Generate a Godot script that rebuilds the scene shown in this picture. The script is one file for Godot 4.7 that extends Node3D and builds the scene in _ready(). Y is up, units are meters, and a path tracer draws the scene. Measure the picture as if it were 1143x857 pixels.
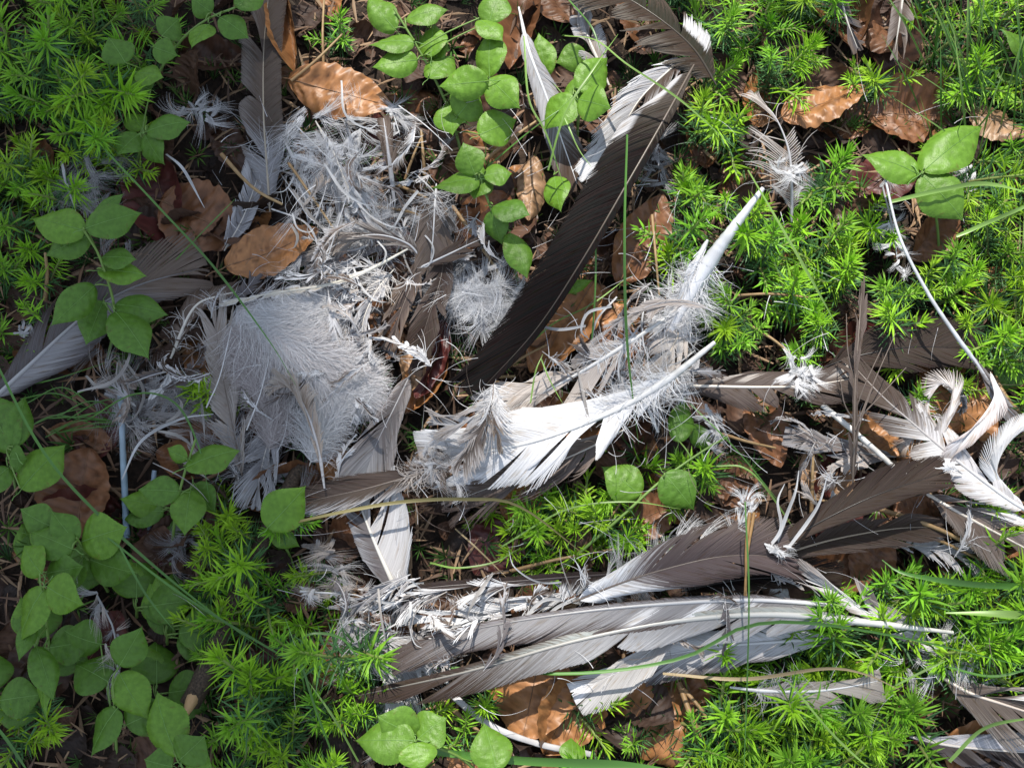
extends Node3D

# ---------------------------------------------------------------- camera model
const PW := 1143.0
const PH := 857.0
const FOV := 40.0
const DIST := 0.66
const TILT := 14.0            # degrees off the vertical
const MM := 0.00056           # one photo pixel on the ground, metres

var cam_pos: Vector3
var cam_basis: Basis
var M := {}
var used := {}
var gnoise := FastNoiseLite.new()
var rng := RandomNumberGenerator.new()

func P(px: float, py: float, h: float) -> Vector3:
	var k := tan(deg_to_rad(FOV) * 0.5) / (PH * 0.5)
	var d := cam_basis * Vector3((px - PW * 0.5) * k, -(py - PH * 0.5) * k, -1.0)
	return cam_pos + d * ((h - cam_pos.y) / d.y)

func ground_y(x: float, z: float) -> float:
	var f: float = clamp((1.1 - max(abs(x), abs(z))) / 0.3, 0.0, 1.0)
	return f * (gnoise.get_noise_2d(x * 100.0, z * 100.0) * 0.012 + gnoise.get_noise_2d(x * 420.0 + 50.0, z * 420.0) * 0.004)

func G(px: float, py: float, lift := 0.0) -> Vector3:
	var p := P(px, py, lift)
	p.y = ground_y(p.x, p.z) + lift
	return p

# ---------------------------------------------------------------- node helpers
func numbered(called: String) -> String:
	var n: int = used.get(called, 0)
	used[called] = n + 1
	return called if n == 0 else "%s_%03d" % [called, n]

func thing(called: String, label: String, category: String, at := Vector3.ZERO, group := "") -> Node3D:
	var o := Node3D.new()
	o.name = numbered(called)
	o.position = at
	add_child(o)
	tag(o, label, category, group)
	return o

func tag(o: Node, label: String, category: String, group := "") -> void:
	o.set_meta("label", label)
	o.set_meta("category", category)
	if group != "":
		o.set_meta("group", group)

func part(called: String, mesh: Mesh, mat: Material, parent: Node) -> MeshInstance3D:
	var o := MeshInstance3D.new()
	o.name = called
	o.mesh = mesh
	o.material_override = mat
	parent.add_child(o, true)
	return o

# ---------------------------------------------------------------- mesh building
class MB:
	var v := PackedVector3Array()
	var n := PackedVector3Array()
	var c := PackedColorArray()
	var i := PackedInt32Array()
	func vert(p: Vector3, nn: Vector3, col: Color) -> int:
		v.append(p); n.append(nn); c.append(col)
		return v.size() - 1
	func tri(a: int, b: int, d: int) -> void:
		i.append(a); i.append(b); i.append(d)
	func quad(a: int, b: int, d: int, e: int) -> void:
		i.append(a); i.append(b); i.append(d)
		i.append(a); i.append(d); i.append(e)
	func mesh(off := Vector3.ZERO) -> ArrayMesh:
		var arr := []
		arr.resize(Mesh.ARRAY_MAX)
		if off != Vector3.ZERO:
			for k in v.size():
				v[k] -= off
		arr[Mesh.ARRAY_VERTEX] = v
		arr[Mesh.ARRAY_NORMAL] = n
		arr[Mesh.ARRAY_COLOR] = c
		arr[Mesh.ARRAY_INDEX] = i
		var m := ArrayMesh.new()
		if v.size() > 0:
			m.add_surface_from_arrays(Mesh.PRIMITIVE_TRIANGLES, arr)
		return m

func catmull(p: Array, t: float) -> Vector3:
	var n := p.size() - 1
	var f: float = clamp(t, 0.0, 1.0) * n
	var k: int = min(int(f), n - 1)
	var u := f - k
	var p1: Vector3 = p[k]
	var p2: Vector3 = p[k + 1]
	var p0: Vector3 = p[k - 1] if k > 0 else p1 * 2.0 - p2
	var p3: Vector3 = p[k + 2] if k + 2 <= n else p2 * 2.0 - p1
	return 0.5 * ((2.0 * p1) + (p2 - p0) * u + (2.0 * p0 - 5.0 * p1 + 4.0 * p2 - p3) * u * u + (3.0 * p1 - p0 - 3.0 * p2 + p3) * u * u * u)

func resample(p: Array, n: int) -> Array:
	# n + 1 points at equal arc length
	var fine := []
	var acc := [0.0]
	var m := 24 * (p.size() - 1)
	for k in m + 1:
		fine.append(catmull(p, float(k) / m))
		if k > 0:
			acc.append(acc[k - 1] + (fine[k] as Vector3).distance_to(fine[k - 1]))
	var total: float = acc[m]
	var out := []
	var j := 0
	for k in n + 1:
		var want := total * k / n
		while j < m - 1 and acc[j + 1] < want:
			j += 1
		var seg: float = max(acc[j + 1] - acc[j], 1e-9)
		out.append((fine[j] as Vector3).lerp(fine[j + 1], clamp((want - acc[j]) / seg, 0.0, 1.0)))
	return out

func tube(mb: MB, p: Array, r0: float, r1: float, sides: int, col0: Color, col1: Color, rough := 0.0, flat := 1.0, cap := true) -> void:
	var n := p.size()
	var prev := -1
	for k in n:
		var T: Vector3 = ((p[min(k + 1, n - 1)] as Vector3) - (p[max(k - 1, 0)] as Vector3)).normalized()
		var U := Vector3.UP
		if abs(T.dot(U)) > 0.95:
			U = Vector3(0, 0, 1)
		var S := T.cross(U).normalized()
		U = S.cross(T).normalized()
		var f := float(k) / (n - 1)
		var r := lerpf(r0, r1, f)
		var ring := 1.0 if rough < 0.02 else rng.randf_range(0.78, 1.06)
		var rc := col0.lerp(col1, f)
		rc = Color(rc.r * ring, rc.g * ring * lerpf(0.97, 1.0, ring), rc.b * ring * lerpf(0.92, 1.0, ring))
		var first := mb.v.size()
		for s in sides:
			var a := TAU * s / sides
			var d := S * cos(a) + U * sin(a) * flat
			var rr := r * (1.0 + rough * rng.randf_range(-1.0, 1.0))
			mb.vert((p[k] as Vector3) + d * rr, (S * cos(a) * flat + U * sin(a)).normalized(), rc)
		if prev >= 0:
			for s in sides:
				var s2 := (s + 1) % sides
				mb.quad(prev + s, prev + s2, first + s2, first + s)
		prev = first
		if cap and (k == 0 or k == n - 1):
			var ctr := mb.vert(p[k], T * (-1.0 if k == 0 else 1.0), col0.lerp(col1, f))
			for s in sides:
				var s2 := (s + 1) % sides
				if k == 0:
					mb.tri(ctr, first + s2, first + s)
				else:
					mb.tri(ctr, first + s, first + s2)

# ---------------------------------------------------------------- feathers
func pt_list(pts: Array) -> Array:
	var out := []
	for q in pts:
		out.append(P(q[0], q[1], q[2]))
	return out

func mixc(a: Color, b: Color, t: float) -> Color:
	return a.lerp(b, clamp(t, 0.0, 1.0))

func vane_colour(o: Dictionary, side: int, t: float, s: float, jit: float, key: float) -> Color:
	# the pigment of a vane at t along the shaft and s out along a barb
	var near: Color = o.get("near", Color(0.2, 0.17, 0.15))
	var edge: Color = o.get("edge", near)
	var c := mixc(near, edge, (s - 0.35 + key * 0.25) / 0.5)
	if side < 0 and o.has("left"):
		c = mixc(o.left, o.get("left_edge", o.left), (s - 0.4 + key * 0.25) / 0.5)
	if o.has("tip"):
		var ta: float = o.get("tip_at", 0.8)
		c = mixc(c, o.tip, (t + s * 0.12 - ta + key * 0.06) / float(o.get("tip_soft", 0.08)))
	if o.has("base"):
		var ba: float = o.get("base_to", 0.35)
		c = mixc(c, o.base, (ba - t - s * 0.06 + key * 0.06) / float(o.get("base_soft", 0.1)))
	for b in o.get("bars", []):
		# [t centre, half width, s from, s to, side or 0, colour]
		if b[4] == 0 or b[4] == side:
			var tt: float = abs(t + s * 0.03 - b[0])
			if s > b[2] + key * 0.04 and s < b[3] + key * 0.05:
				c = mixc(c, b[5], (b[1] - tt + key * 0.012) / 0.012)
	return Color(c.r * jit, c.g * jit, c.b * jit)

func feather(called: String, label: String, pts: Array, o: Dictionary, category := "feather", group := "") -> Node3D:
	rng.seed = hash(label) + int(o.get("salt", 0))
	var wp := pt_list(pts)
	var root := thing(called, label, category, wp[0], group)
	var NS := 70
	var R := resample(wp, NS)
	var length := 0.0
	for k in NS:
		length += (R[k] as Vector3).distance_to(R[k + 1])
	var q: float = o.get("quill", 0.15)
	var rr: float = o.get("shaft", 2.2) * MM
	var sc: Color = o.get("shaft_col", Color(0.62, 0.58, 0.52))
	var sc1: Color = o.get("shaft_tip", sc)
	# shaft, in two pieces so that the bare quill is its own part
	var qn: int = max(2, int(q * NS))
	var mbq := MB.new()
	tube(mbq, R.slice(0, qn + 1), rr * float(o.get("quill_tip", 0.5)), rr, 8, sc, sc, 0.07)
	part("quill", mbq.mesh(wp[0]), M.quill, root)
	var mbs := MB.new()
	tube(mbs, R.slice(qn, NS + 1), rr, rr * 0.16, 6, sc, sc1, 0.0)
	part("shaft", mbs.mesh(wp[0]), M.quill, root)
	# vanes
	var spacing: float = o.get("spacing", 0.72) * MM
	var mess: float = float(o.get("mess", 0.12)) * 1.3 + 0.015
	var a_base: float = deg_to_rad(o.get("angle", 42.0))
	var a_tip: float = deg_to_rad(o.get("angle_tip", 16.0))
	var bend: float = o.get("bend", 0.35)
	var dome: float = o.get("dome", 0.12)
	var droop: float = o.get("droop", 0.12)
	var tw0: float = deg_to_rad(o.get("twist", 0.0))
	var tw1: float = deg_to_rad(o.get("twist_tip", o.get("twist", 0.0)))
	var t1: float = o.get("round_at", 0.78)
	var rise: float = o.get("rise", 0.14)
	var curl: float = o.get("curl", 0.0)
	var ns := 7
	var stain := rng.randf_range(0.0, 5000.0)
	var fray: float = o.get("fray", 0.04)
	for side: int in [1, -1]:
		var W: float = (o.get("wr", 30.0) if side > 0 else o.get("wl", 30.0)) * MM * 0.9
		if W <= 0.0:
			continue
		if o.get("downy", 0) > 0:
			var md := MB.new()
			for j in int(o.downy):
				var t := lerpf(q, 0.99, sqrt(rng.randf()) if rng.randf() < 0.4 else rng.randf())
				var k: int = min(int(t * NS), NS - 1)
				var T: Vector3 = ((R[k + 1] as Vector3) - (R[max(k - 1, 0)] as Vector3)).normalized()
				var S := T.cross(Vector3.UP).normalized() * side
				var a := lerpf(a_base, a_tip, t) * rng.randf_range(0.3, 1.35)
				var w := W * (1.0 if t < t1 else sqrt(max(0.1, 1.0 - pow((t - t1) / (1.0 - t1), 2.0)))) * rng.randf_range(0.7, 1.15)
				var d := (T * cos(a) + S * sin(a) + Vector3.UP * rng.randf_range(-0.02, 0.22)).normalized()
				var col := vane_colour(o, side, t, rng.randf(), rng.randf_range(0.9, 1.08), rng.randf_range(-1.0, 1.0))
				strand(md, (R[k] as Vector3) + Vector3(0, rng.randf_range(-1.0, 3.0) * MM, 0) + T * rng.randf_range(-2.0, 2.0) * MM, d, w, rng.randf_range(0.14, 0.36) * MM, col, (T * 0.03 - Vector3.UP * 0.03) + S * rng.randfn(0.0, 1.0) * 0.09 + T * rng.randfn(0.0, 1.0) * 0.08, 0.09, 9)
			part("vane", md.mesh(wp[0]), M.down, root).set_meta("kind", "stuff")
			continue
		var sm: float = mess * (o.get("mess_l", 1.0) if side < 0 else o.get("mess_r", 1.0))
		var mb := MB.new()
		var t := q
		var clump_end := q
		var c_start := q
		var c_off := 0.0
		var c_lift := 0.0
		var c_curl := 0.0
		var c_len := 1.0
		var c_conv := 0.0
		var c_open := false
		var dt := spacing / length
		while t < 0.995:
			if t >= clump_end:
				c_start = t
				clump_end = t + rng.randf_range(0.035, 0.15) * float(o.get("clump", 1.0))
				if rng.randf() < 0.35:
					clump_end += 0.12
				c_off = rng.randfn(0.0, 1.0) * sm
				c_lift = absf(rng.randfn(0.0, 1.0)) * sm * 0.5
				c_curl = rng.randfn(0.0, 1.0) * sm * 1.2
				c_len = 1.0 - absf(rng.randfn(0.0, 1.0)) * sm * 0.5
				c_open = rng.randf() < clamp((sm - 0.03) * 1.25, 0.0, 0.7)
				c_conv = rng.randf_range(0.16, 0.3) if c_open else 0.0
				if c_open and c_start > q + 0.02:
					t += dt * rng.randf_range(1.0, 2.6) * min(float(o.get("gapw", 1.0)), 3.5)
				else:
					c_off *= 0.4
			var f := t * NS
			var k: int = min(int(f), NS - 1)
			var r0: Vector3 = (R[k] as Vector3).lerp(R[k + 1], f - k)
			var T: Vector3 = ((R[min(k + 2, NS)] as Vector3) - (R[max(k - 1, 0)] as Vector3)).normalized()
			var U := Vector3.UP
			U = (U - T * U.dot(T)).normalized()
			U = U.rotated(T, lerpf(tw0, tw1, t))
			var S := T.cross(U) * side
			var vt := (t - q) / (1.0 - q)
			var w := W * (lerpf(0.35, 1.0, smoothstep(0.0, rise, vt)))
			if t > t1:
				var e := (t - t1) / (1.0 - t1)
				w *= sqrt(max(0.02, 1.0 - e * e * 0.97))
			var cc: float = clamp((t - c_start) / max(clump_end - c_start, 0.001) * 2.0 - 1.0, -1.0, 1.0)
			var ang := lerpf(a_base, a_tip, smoothstep(0.45, 1.0, vt)) + c_off + cc * c_conv + rng.randfn(0.0, 1.0) * 0.004
			ang = clamp(ang, 0.12, 1.7)
			var L: float = w / max(sin(ang), 0.22) * c_len * (1.0 + rng.randfn(0.0, 1.0) * fray * 0.35)
			L = min(L, w * 3.2)
			L = min(L, ((1.0 - t) * length + 0.035 * length) / max(cos(ang * (1.0 - bend * 0.5)), 0.25))
			if c_open:
				L *= 1.0 - 0.42 * cc * cc
			var jit := rng.randf_range(0.88, 1.08)
			var key := rng.randf_range(-1.0, 1.0)
			var pos := r0 + S * rr * lerpf(0.7, 0.12, t) + U * rng.randf_range(-0.15, 0.15) * MM
			var ds := L / ns
			var prev := -1
			var wig := rng.randfn(0.0, 1.0) * fray * 0.35
			for s in ns + 1:
				var sf := float(s) / ns
				var a: float = ang - bend * sf * ang + (curl + c_curl) * sf * sf + wig * sf * sf * sf
				var d := (T * cos(a) + S * sin(a)).normalized()
				var h := dome * 4.0 * sf * (1.0 - sf) * W * 0.4 - droop * sf * sf * W + c_lift * sf * W
				var pp := pos + U * h
				var A := U.cross(d).normalized() * side
				var bw: float = spacing * float(o.get("bw", 1.0)) * (0.66 * sin(max(ang, 0.35)) + 0.3) * (1.0 if sf < 0.8 else lerpf(1.0, 0.4, (sf - 0.8) / 0.2))
				var col := vane_colour(o, side, t, sf, jit, key)
				if gnoise.get_noise_2d(t * length * 3000.0 + stain, sf * W * 3000.0 * side) > 0.34:
					col = Color(col.r * 0.82, col.g * 0.76, col.b * 0.69)
				var n1 := (U + A * 0.22).normalized()
				var n2 := (U - A * 0.22).normalized()
				var i1 := mb.vert(pp + A * bw, n1, col)
				mb.vert(pp - A * bw, n2, col)
				if prev >= 0:
					if side > 0:
						mb.quad(prev, i1, i1 + 1, prev + 1)
					else:
						mb.quad(prev, prev + 1, i1 + 1, i1)
				prev = i1
				pos += d * ds
			t += dt * rng.randf_range(0.85, 1.15)
		var vn := part("vane", mb.mesh(wp[0]), o.get("mat", M.feather), root)
	# loose down at the base of the vane
	var dn: int = o.get("down", 0)
	if dn > 0:
		var mb := MB.new()
		var dl: float = o.get("down_len", 30.0) * MM
		var dc: Color = o.get("down_col", Color(0.6, 0.57, 0.55))
		for j in dn:
			var t := q + rng.randf_range(-0.03, float(o.get("down_span", 0.22)))
			var k: int = clamp(int(t * NS), 0, NS - 1)
			var T: Vector3 = ((R[k + 1] as Vector3) - (R[k] as Vector3)).normalized()
			var S := T.cross(Vector3.UP).normalized()
			var a := rng.randf_range(0.3, 1.5) * (1.0 if rng.randf() < 0.5 else -1.0)
			var d := (T * cos(a) + S * sin(a) + Vector3.UP * rng.randf_range(-0.3, 0.45)).normalized()
			hair(mb, R[k], d, dl * rng.randf_range(0.4, 1.2), rng.randf_range(0.28, 0.55) * MM, dc, 0.38, 7)
		part("down", mb.mesh(wp[0]), M.down, root).set_meta("kind", "stuff")
	return root

func hair(mb: MB, at: Vector3, dir: Vector3, len: float, wid: float, col: Color, wav: float, ns: int) -> void:
	var turn := Vector3(rng.randfn(0.0, 1.0), rng.randfn(0.0, 1.0) * 0.6, rng.randfn(0.0, 1.0)) * wav * 0.5
	strand(mb, at, dir, len, wid, col, turn, wav * 0.35, ns)

func strand(mb: MB, at: Vector3, dir: Vector3, len: float, wid: float, col: Color, turn: Vector3, noise: float, ns: int) -> void:
	var p := at
	var d := dir
	var prev := -1
	var jit := rng.randf_range(0.82, 1.1)
	var c := Color(col.r * jit, col.g * jit, col.b * jit)
	for s in ns + 1:
		var sf := float(s) / ns
		var A := d.cross(Vector3.UP)
		A = A.normalized() if A.length() > 0.05 else Vector3(1, 0, 0)
		var n := A.cross(d).normalized()
		var w := wid * (1.0 - sf * 0.8)
		var i1 := mb.vert(p + A * w, (n + A * 0.3).normalized(), c)
		mb.vert(p - A * w, (n - A * 0.3).normalized(), c)
		if prev >= 0:
			mb.quad(prev, prev + 1, i1 + 1, i1)
		prev = i1
		p += d * len / ns
		if p.y < 0.001:
			p.y = 0.001
		d = (d + turn + Vector3(rng.randfn(0.0, 1.0), rng.randfn(0.0, 1.0) * 0.5, rng.randfn(0.0, 1.0)) * noise).normalized()

func tuft(called: String, label: String, centre: Array, o: Dictionary, category := "down") -> Node3D:
	# a clump of loose down: hairs that leave a short curved root line
	rng.seed = hash(label)
	var wp := pt_list(centre)
	var root := thing(called, label, category, wp[0])
	var mb := MB.new()
	var n: int = o.get("n", 200)
	var L: float = o.get("len", 30.0) * MM
	var rad: float = o.get("rad", 6.0) * MM
	var cols: Array = o.get("cols", [Color(0.7, 0.68, 0.68)])
	var dir: Vector3 = o.get("dir", Vector3.ZERO)
	var axis := ((wp[wp.size() - 1] as Vector3) - (wp[0] as Vector3)).normalized()
	var left := int(n * 2.6)
	var base_at := Vector3.ZERO
	var base_d := Vector3.ZERO
	var turn := Vector3.ZERO
	var in_lock := 0
	var lock_len := 1.0
	var lock_col: Color = cols[0]
	while left > 0:
		left -= 1
		if in_lock <= 0:
			in_lock = rng.randi_range(6, 34)
			base_at = catmull(wp, rng.randf()) if wp.size() > 1 else wp[0] as Vector3
			base_at += Vector3(rng.randfn(0.0, 1.0), rng.randf_range(-0.3, 0.5), rng.randfn(0.0, 1.0)) * rad
			var a := rng.randf_range(0.0, TAU)
			base_d = (Vector3(cos(a), rng.randf_range(-0.25, 0.4), sin(a)) + dir + axis * float(o.get("flow", 0.7))).normalized()
			turn = Vector3(rng.randfn(0.0, 1.0), rng.randfn(0.0, 1.0) * 0.4 - 0.1, rng.randfn(0.0, 1.0)) * float(o.get("wav", 0.4)) * 0.55
			lock_len = L * rng.randf_range(0.5, 1.35)
			lock_col = cols[rng.randi() % cols.size()]
		in_lock -= 1
		var sp := float(o.get("spread", 0.16))
		var d := (base_d + Vector3(rng.randfn(0.0, 1.0), rng.randfn(0.0, 1.0) * 0.5, rng.randfn(0.0, 1.0)) * sp).normalized()
		strand(mb, base_at + Vector3(rng.randfn(0.0, 1.0), rng.randf(), rng.randfn(0.0, 1.0)) * rad * 0.12, d, lock_len * rng.randf_range(0.6, 1.1), rng.randf_range(float(o.get("wmin", 0.11)), float(o.get("wmax", 0.30))) * MM, lock_col, turn * rng.randf_range(0.6, 1.3), 0.05, 8)
	var strands := part("strands", mb.mesh(wp[0]), M.down, root)
	strands.set_meta("kind", "stuff")
	if o.get("core", 0.0) > 0.0:
		var mc := MB.new()
		var R := resample(wp, 10) if wp.size() > 1 else [wp[0], wp[0] + Vector3(0.004, 0.001, 0.003)]
		tube(mc, R, float(o.core) * MM, float(o.core) * 0.4 * MM, 7, cols[0], cols[0], 0.35)
		part("core", mc.mesh(wp[0]), M.down, root)
	return root

# ---------------------------------------------------------------- leaves
func leaf_mesh(seed: int, kind: String) -> Array:
	# [blade, midrib]: a unit blade, base at the origin, tip at z = 1, x is scaled to the width
	var r := RandomNumberGenerator.new()
	r.seed = seed
	var nz := FastNoiseLite.new()
	nz.seed = seed
	nz.frequency = 1.0
	var mb := MB.new()
	var NV := 44
	var NU := 12
	var dead := kind == "dead"
	var fold := r.randf_range(-0.05, 0.25) if dead else r.randf_range(0.06, 0.42)
	var bend := r.randf_range(-0.35, 0.35) if dead else r.randf_range(-0.5, -0.02)
	var edgecurl := r.randf_range(-0.25, 0.4) if dead else r.randf_range(-0.25, 0.1)
	var twist := r.randf_range(-0.5, 0.5) if dead else r.randf_range(-0.4, 0.4)
	var laterals := 8.0 if dead else 5.0
	var pos := []
	for iv in NV + 1:
		for iu in NU + 1:
			var v := float(iv) / NV
			var u := float(iu) / NU * 2.0 - 1.0
			var hw := 0.0
			if dead:
				hw = 0.5 * pow(sin(PI * pow(v, 0.86)), 0.72)
				hw *= 1.0 + 0.025 * sin(v * laterals * TAU + sign(u)) + nz.get_noise_2d(v * 5.0, sign(u) * 3.0) * 0.12
			else:
				hw = 0.5 * pow(sin(PI * pow(v, 0.80)), lerpf(0.62, 1.4, v))
				hw *= 1.0 + (0.022 if iv % 2 == 0 else -0.012)
			var x := u * hw
			var au: float = abs(u)
			var y: float = fold * abs(x) + bend * (v - 0.5) * (v - 0.5) + edgecurl * au * au * au * hw
			y += twist * x * (v - 0.3)
			var ph := v * laterals - au * (1.1 if dead else 0.9)
			y += (0.010 if dead else 0.0045) * cos(ph * TAU) * min(1.0, au * 3.0) * (1.0 - au * 0.3)
			if dead:
				y += nz.get_noise_2d(x * 2.2, v * 2.2) * 0.07
			else:
				y += nz.get_noise_2d(x * 1.6, v * 1.6) * 0.04
			pos.append(Vector3(x, y, v))
	for iv in NV + 1:
		for iu in NU + 1:
			var k := iv * (NU + 1) + iu
			var a: Vector3 = pos[k + 1 if iu < NU else k]
			var b: Vector3 = pos[k - 1 if iu > 0 else k]
			var c: Vector3 = pos[k + NU + 1 if iv < NV else k]
			var d: Vector3 = pos[k - NU - 1 if iv > 0 else k]
			var n := (c - d).cross(a - b).normalized()
			if n.length() < 0.5:
				n = Vector3.UP
			var v := float(iv) / NV
			var u := float(iu) / NU * 2.0 - 1.0
			var ph: float = fposmod(v * laterals - abs(u) * (1.1 if dead else 0.9) + 0.5, 1.0) - 0.5
			var vein: float = clamp(1.0 - abs(ph) * 9.0, 0.0, 1.0)
			var g := 1.0 + nz.get_noise_2d(u * 1.5, v * 4.0) * (0.45 if dead else 0.22) + nz.get_noise_2d(u * 7.0, v * 14.0) * (0.3 if dead else 0.16)
			var col := Color(g, g, g)
			if dead:
				col = col.lerp(Color(0.55, 0.5, 0.45), vein * 0.55)
				var spot := nz.get_noise_2d(u * 3.0 + 9.0, v * 6.0 + 4.0)
				if spot > 0.32:
					col = Color(col.r * 0.6, col.g * 0.55, col.b * 0.5)
			else:
				col = col.lerp(Color(1.2, 1.18, 1.3), vein * 0.42)
				var brown: float = nz.get_noise_2d(u * 2.0 + 3.0, v * 3.0 + 8.0) + (abs(u) - 0.8) * 0.4
				if brown > 0.43:
					col = Color(1.7, 0.62, 0.9)
			mb.vert(pos[k], n, col)
	for iv in NV:
		for iu in NU:
			var k := iv * (NU + 1) + iu
			mb.quad(k, k + 1, k + NU + 2, k + NU + 1)
	var blade := mb.mesh()
	# midrib with a short stalk
	var line := []
	for q in 6:
		line.append(Vector3(0.02 * sin(q), -0.05 + 0.012 * q + float(mb.v[NU / 2].y) - 0.0, -0.22 + 0.22 * q / 6.0))
	for iv in range(0, NV + 1, 2):
		line.append((pos[iv * (NU + 1) + NU / 2] as Vector3) + Vector3(0, 0.0015, 0))
	var mr := MB.new()
	tube(mr, line, 0.012 if dead else 0.011, 0.003, 5, Color(1, 1, 1), Color(1, 1, 1))
	return [blade, mr.mesh()]

var dead_protos := []
var live_protos := []

func leaf_xform(a: Vector3, b: Vector3, w: float, roll: float) -> Transform3D:
	var L := a.distance_to(b)
	var Z := (b - a).normalized()
	var Y := (Vector3.UP - Z * Z.dot(Vector3.UP)).normalized().rotated(Z, roll)
	var X := Y.cross(Z).normalized()
	return Transform3D(Basis(X * w, Y * L, Z * L), a)

func beech(label: String, b: Array, t: Array, w: float, mat: int, variant: int, roll := 0.0, group := "") -> void:
	# b, t = [px, py, height] of base and tip
	var a := P(b[0], b[1], b[2])
	var e := P(t[0], t[1], t[2])
	var root := thing("beech_leaf", label, "dead leaf", a, group)
	var x := leaf_xform(Vector3.ZERO, e - a, w * MM, roll)
	var pr: Array = dead_protos[variant % dead_protos.size()]
	var bl := part("blade", pr[0], M.dead[mat], root)
	bl.transform = x
	var mr := part("midrib", pr[1], M.dead_rib, root)
	mr.transform = x

var leaf_count := 0
func green_leaf(root: Node3D, b: Vector3, t: Vector3, w: float, mat: int, roll: float) -> void:
	leaf_count += 1
	var pr: Array = live_protos[(leaf_count * 7) % live_protos.size()]
	var o := part("leaf", pr[0], M.leaf[mat], root)
	o.transform = leaf_xform(b - root.position, t - root.position, w, roll)
	var r := part("midrib", pr[1], M.leaf_rib, o)
	r.name = "midrib"

func shrub(label: String, stem: Array, leaves: Array, mat: int, group := "") -> void:
	# stem: [px, py, h] points from the ground up; leaves: [base px, py, tip px, py, width px, height, roll]
	rng.seed = hash(label) + stem.size()
	var wp := pt_list(stem)
	var root := thing("bilberry_plant", label, "plant", wp[0], group)
	var mb := MB.new()
	tube(mb, resample(wp, 14), 1.9 * MM, 1.2 * MM, 6, Color(1, 1, 1), Color(1, 1, 1))
	part("stem", mb.mesh(wp[0]), M.stem, root)
	var twigs := []
	for l in leaves:
		var h: float = l[5]
		var b := P(l[0], l[1], h - 0.003)
		var t := P(l[2], l[3], h + rng.randf_range(-0.012, 0.006))
		green_leaf(root, b, t, l[4] * MM * rng.randf_range(0.85, 1.1), mat if rng.randf() < 0.7 else (mat + 1) % M.leaf.size(), l[6] if l.size() > 6 else rng.randf_range(-0.55, 0.55))
		# a leaf stalk from the nearest point of the stem
		var best := 0.0
		var bd := 1e9
		for k in 21:
			var sp := catmull(wp, k / 20.0)
			var dd: float = sp.distance_to(b) + max(0.0, sp.y - b.y) * 3.0
			if dd < bd:
				bd = dd
				best = k / 20.0
		var s0 := catmull(wp, best)
		if s0.distance_to(b) > 0.002:
			var ms := MB.new()
			tube(ms, resample([s0, s0.lerp(b, 0.5) + Vector3(0, 0.002, 0), b], 6), 1.0 * MM, 0.8 * MM, 5, Color(1, 1, 1), Color(1, 1, 1))
			part("leaf_stalk", ms.mesh(wp[0]), M.stem, root)

# ---------------------------------------------------------------- spruce sprigs
var sprigs := []          # {node, tip}

func needle(mb: MB, at: Vector3, d: Vector3, len: float, w: float, col: Color, col2: Color) -> void:
	var A := d.cross(Vector3.UP)
	A = A.normalized() if A.length() > 0.05 else Vector3(1, 0, 0)
	var N := A.cross(d).normalized()
	var m := at + d * len * 0.5 + N * len * 0.05
	var b0 := mb.vert(at - A * w * 0.4, (N - A * 0.5).normalized(), col)
	var b1 := mb.vert(at + A * w * 0.4, (N + A * 0.5).normalized(), col)
	var m0 := mb.vert(m - A * w, (N - A * 0.6).normalized(), col2)
	var mt := mb.vert(m + N * w * 0.55, N, col2)
	var m1 := mb.vert(m + A * w, (N + A * 0.6).normalized(), col2)
	var tp := mb.vert(at + d * len - N * len * 0.03, N, col2)
	mb.tri(b0, m0, mt)
	mb.tri(b0, mt, b1)
	mb.tri(b1, mt, m1)
	mb.tri(m0, tp, mt)
	mb.tri(mt, tp, m1)

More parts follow.
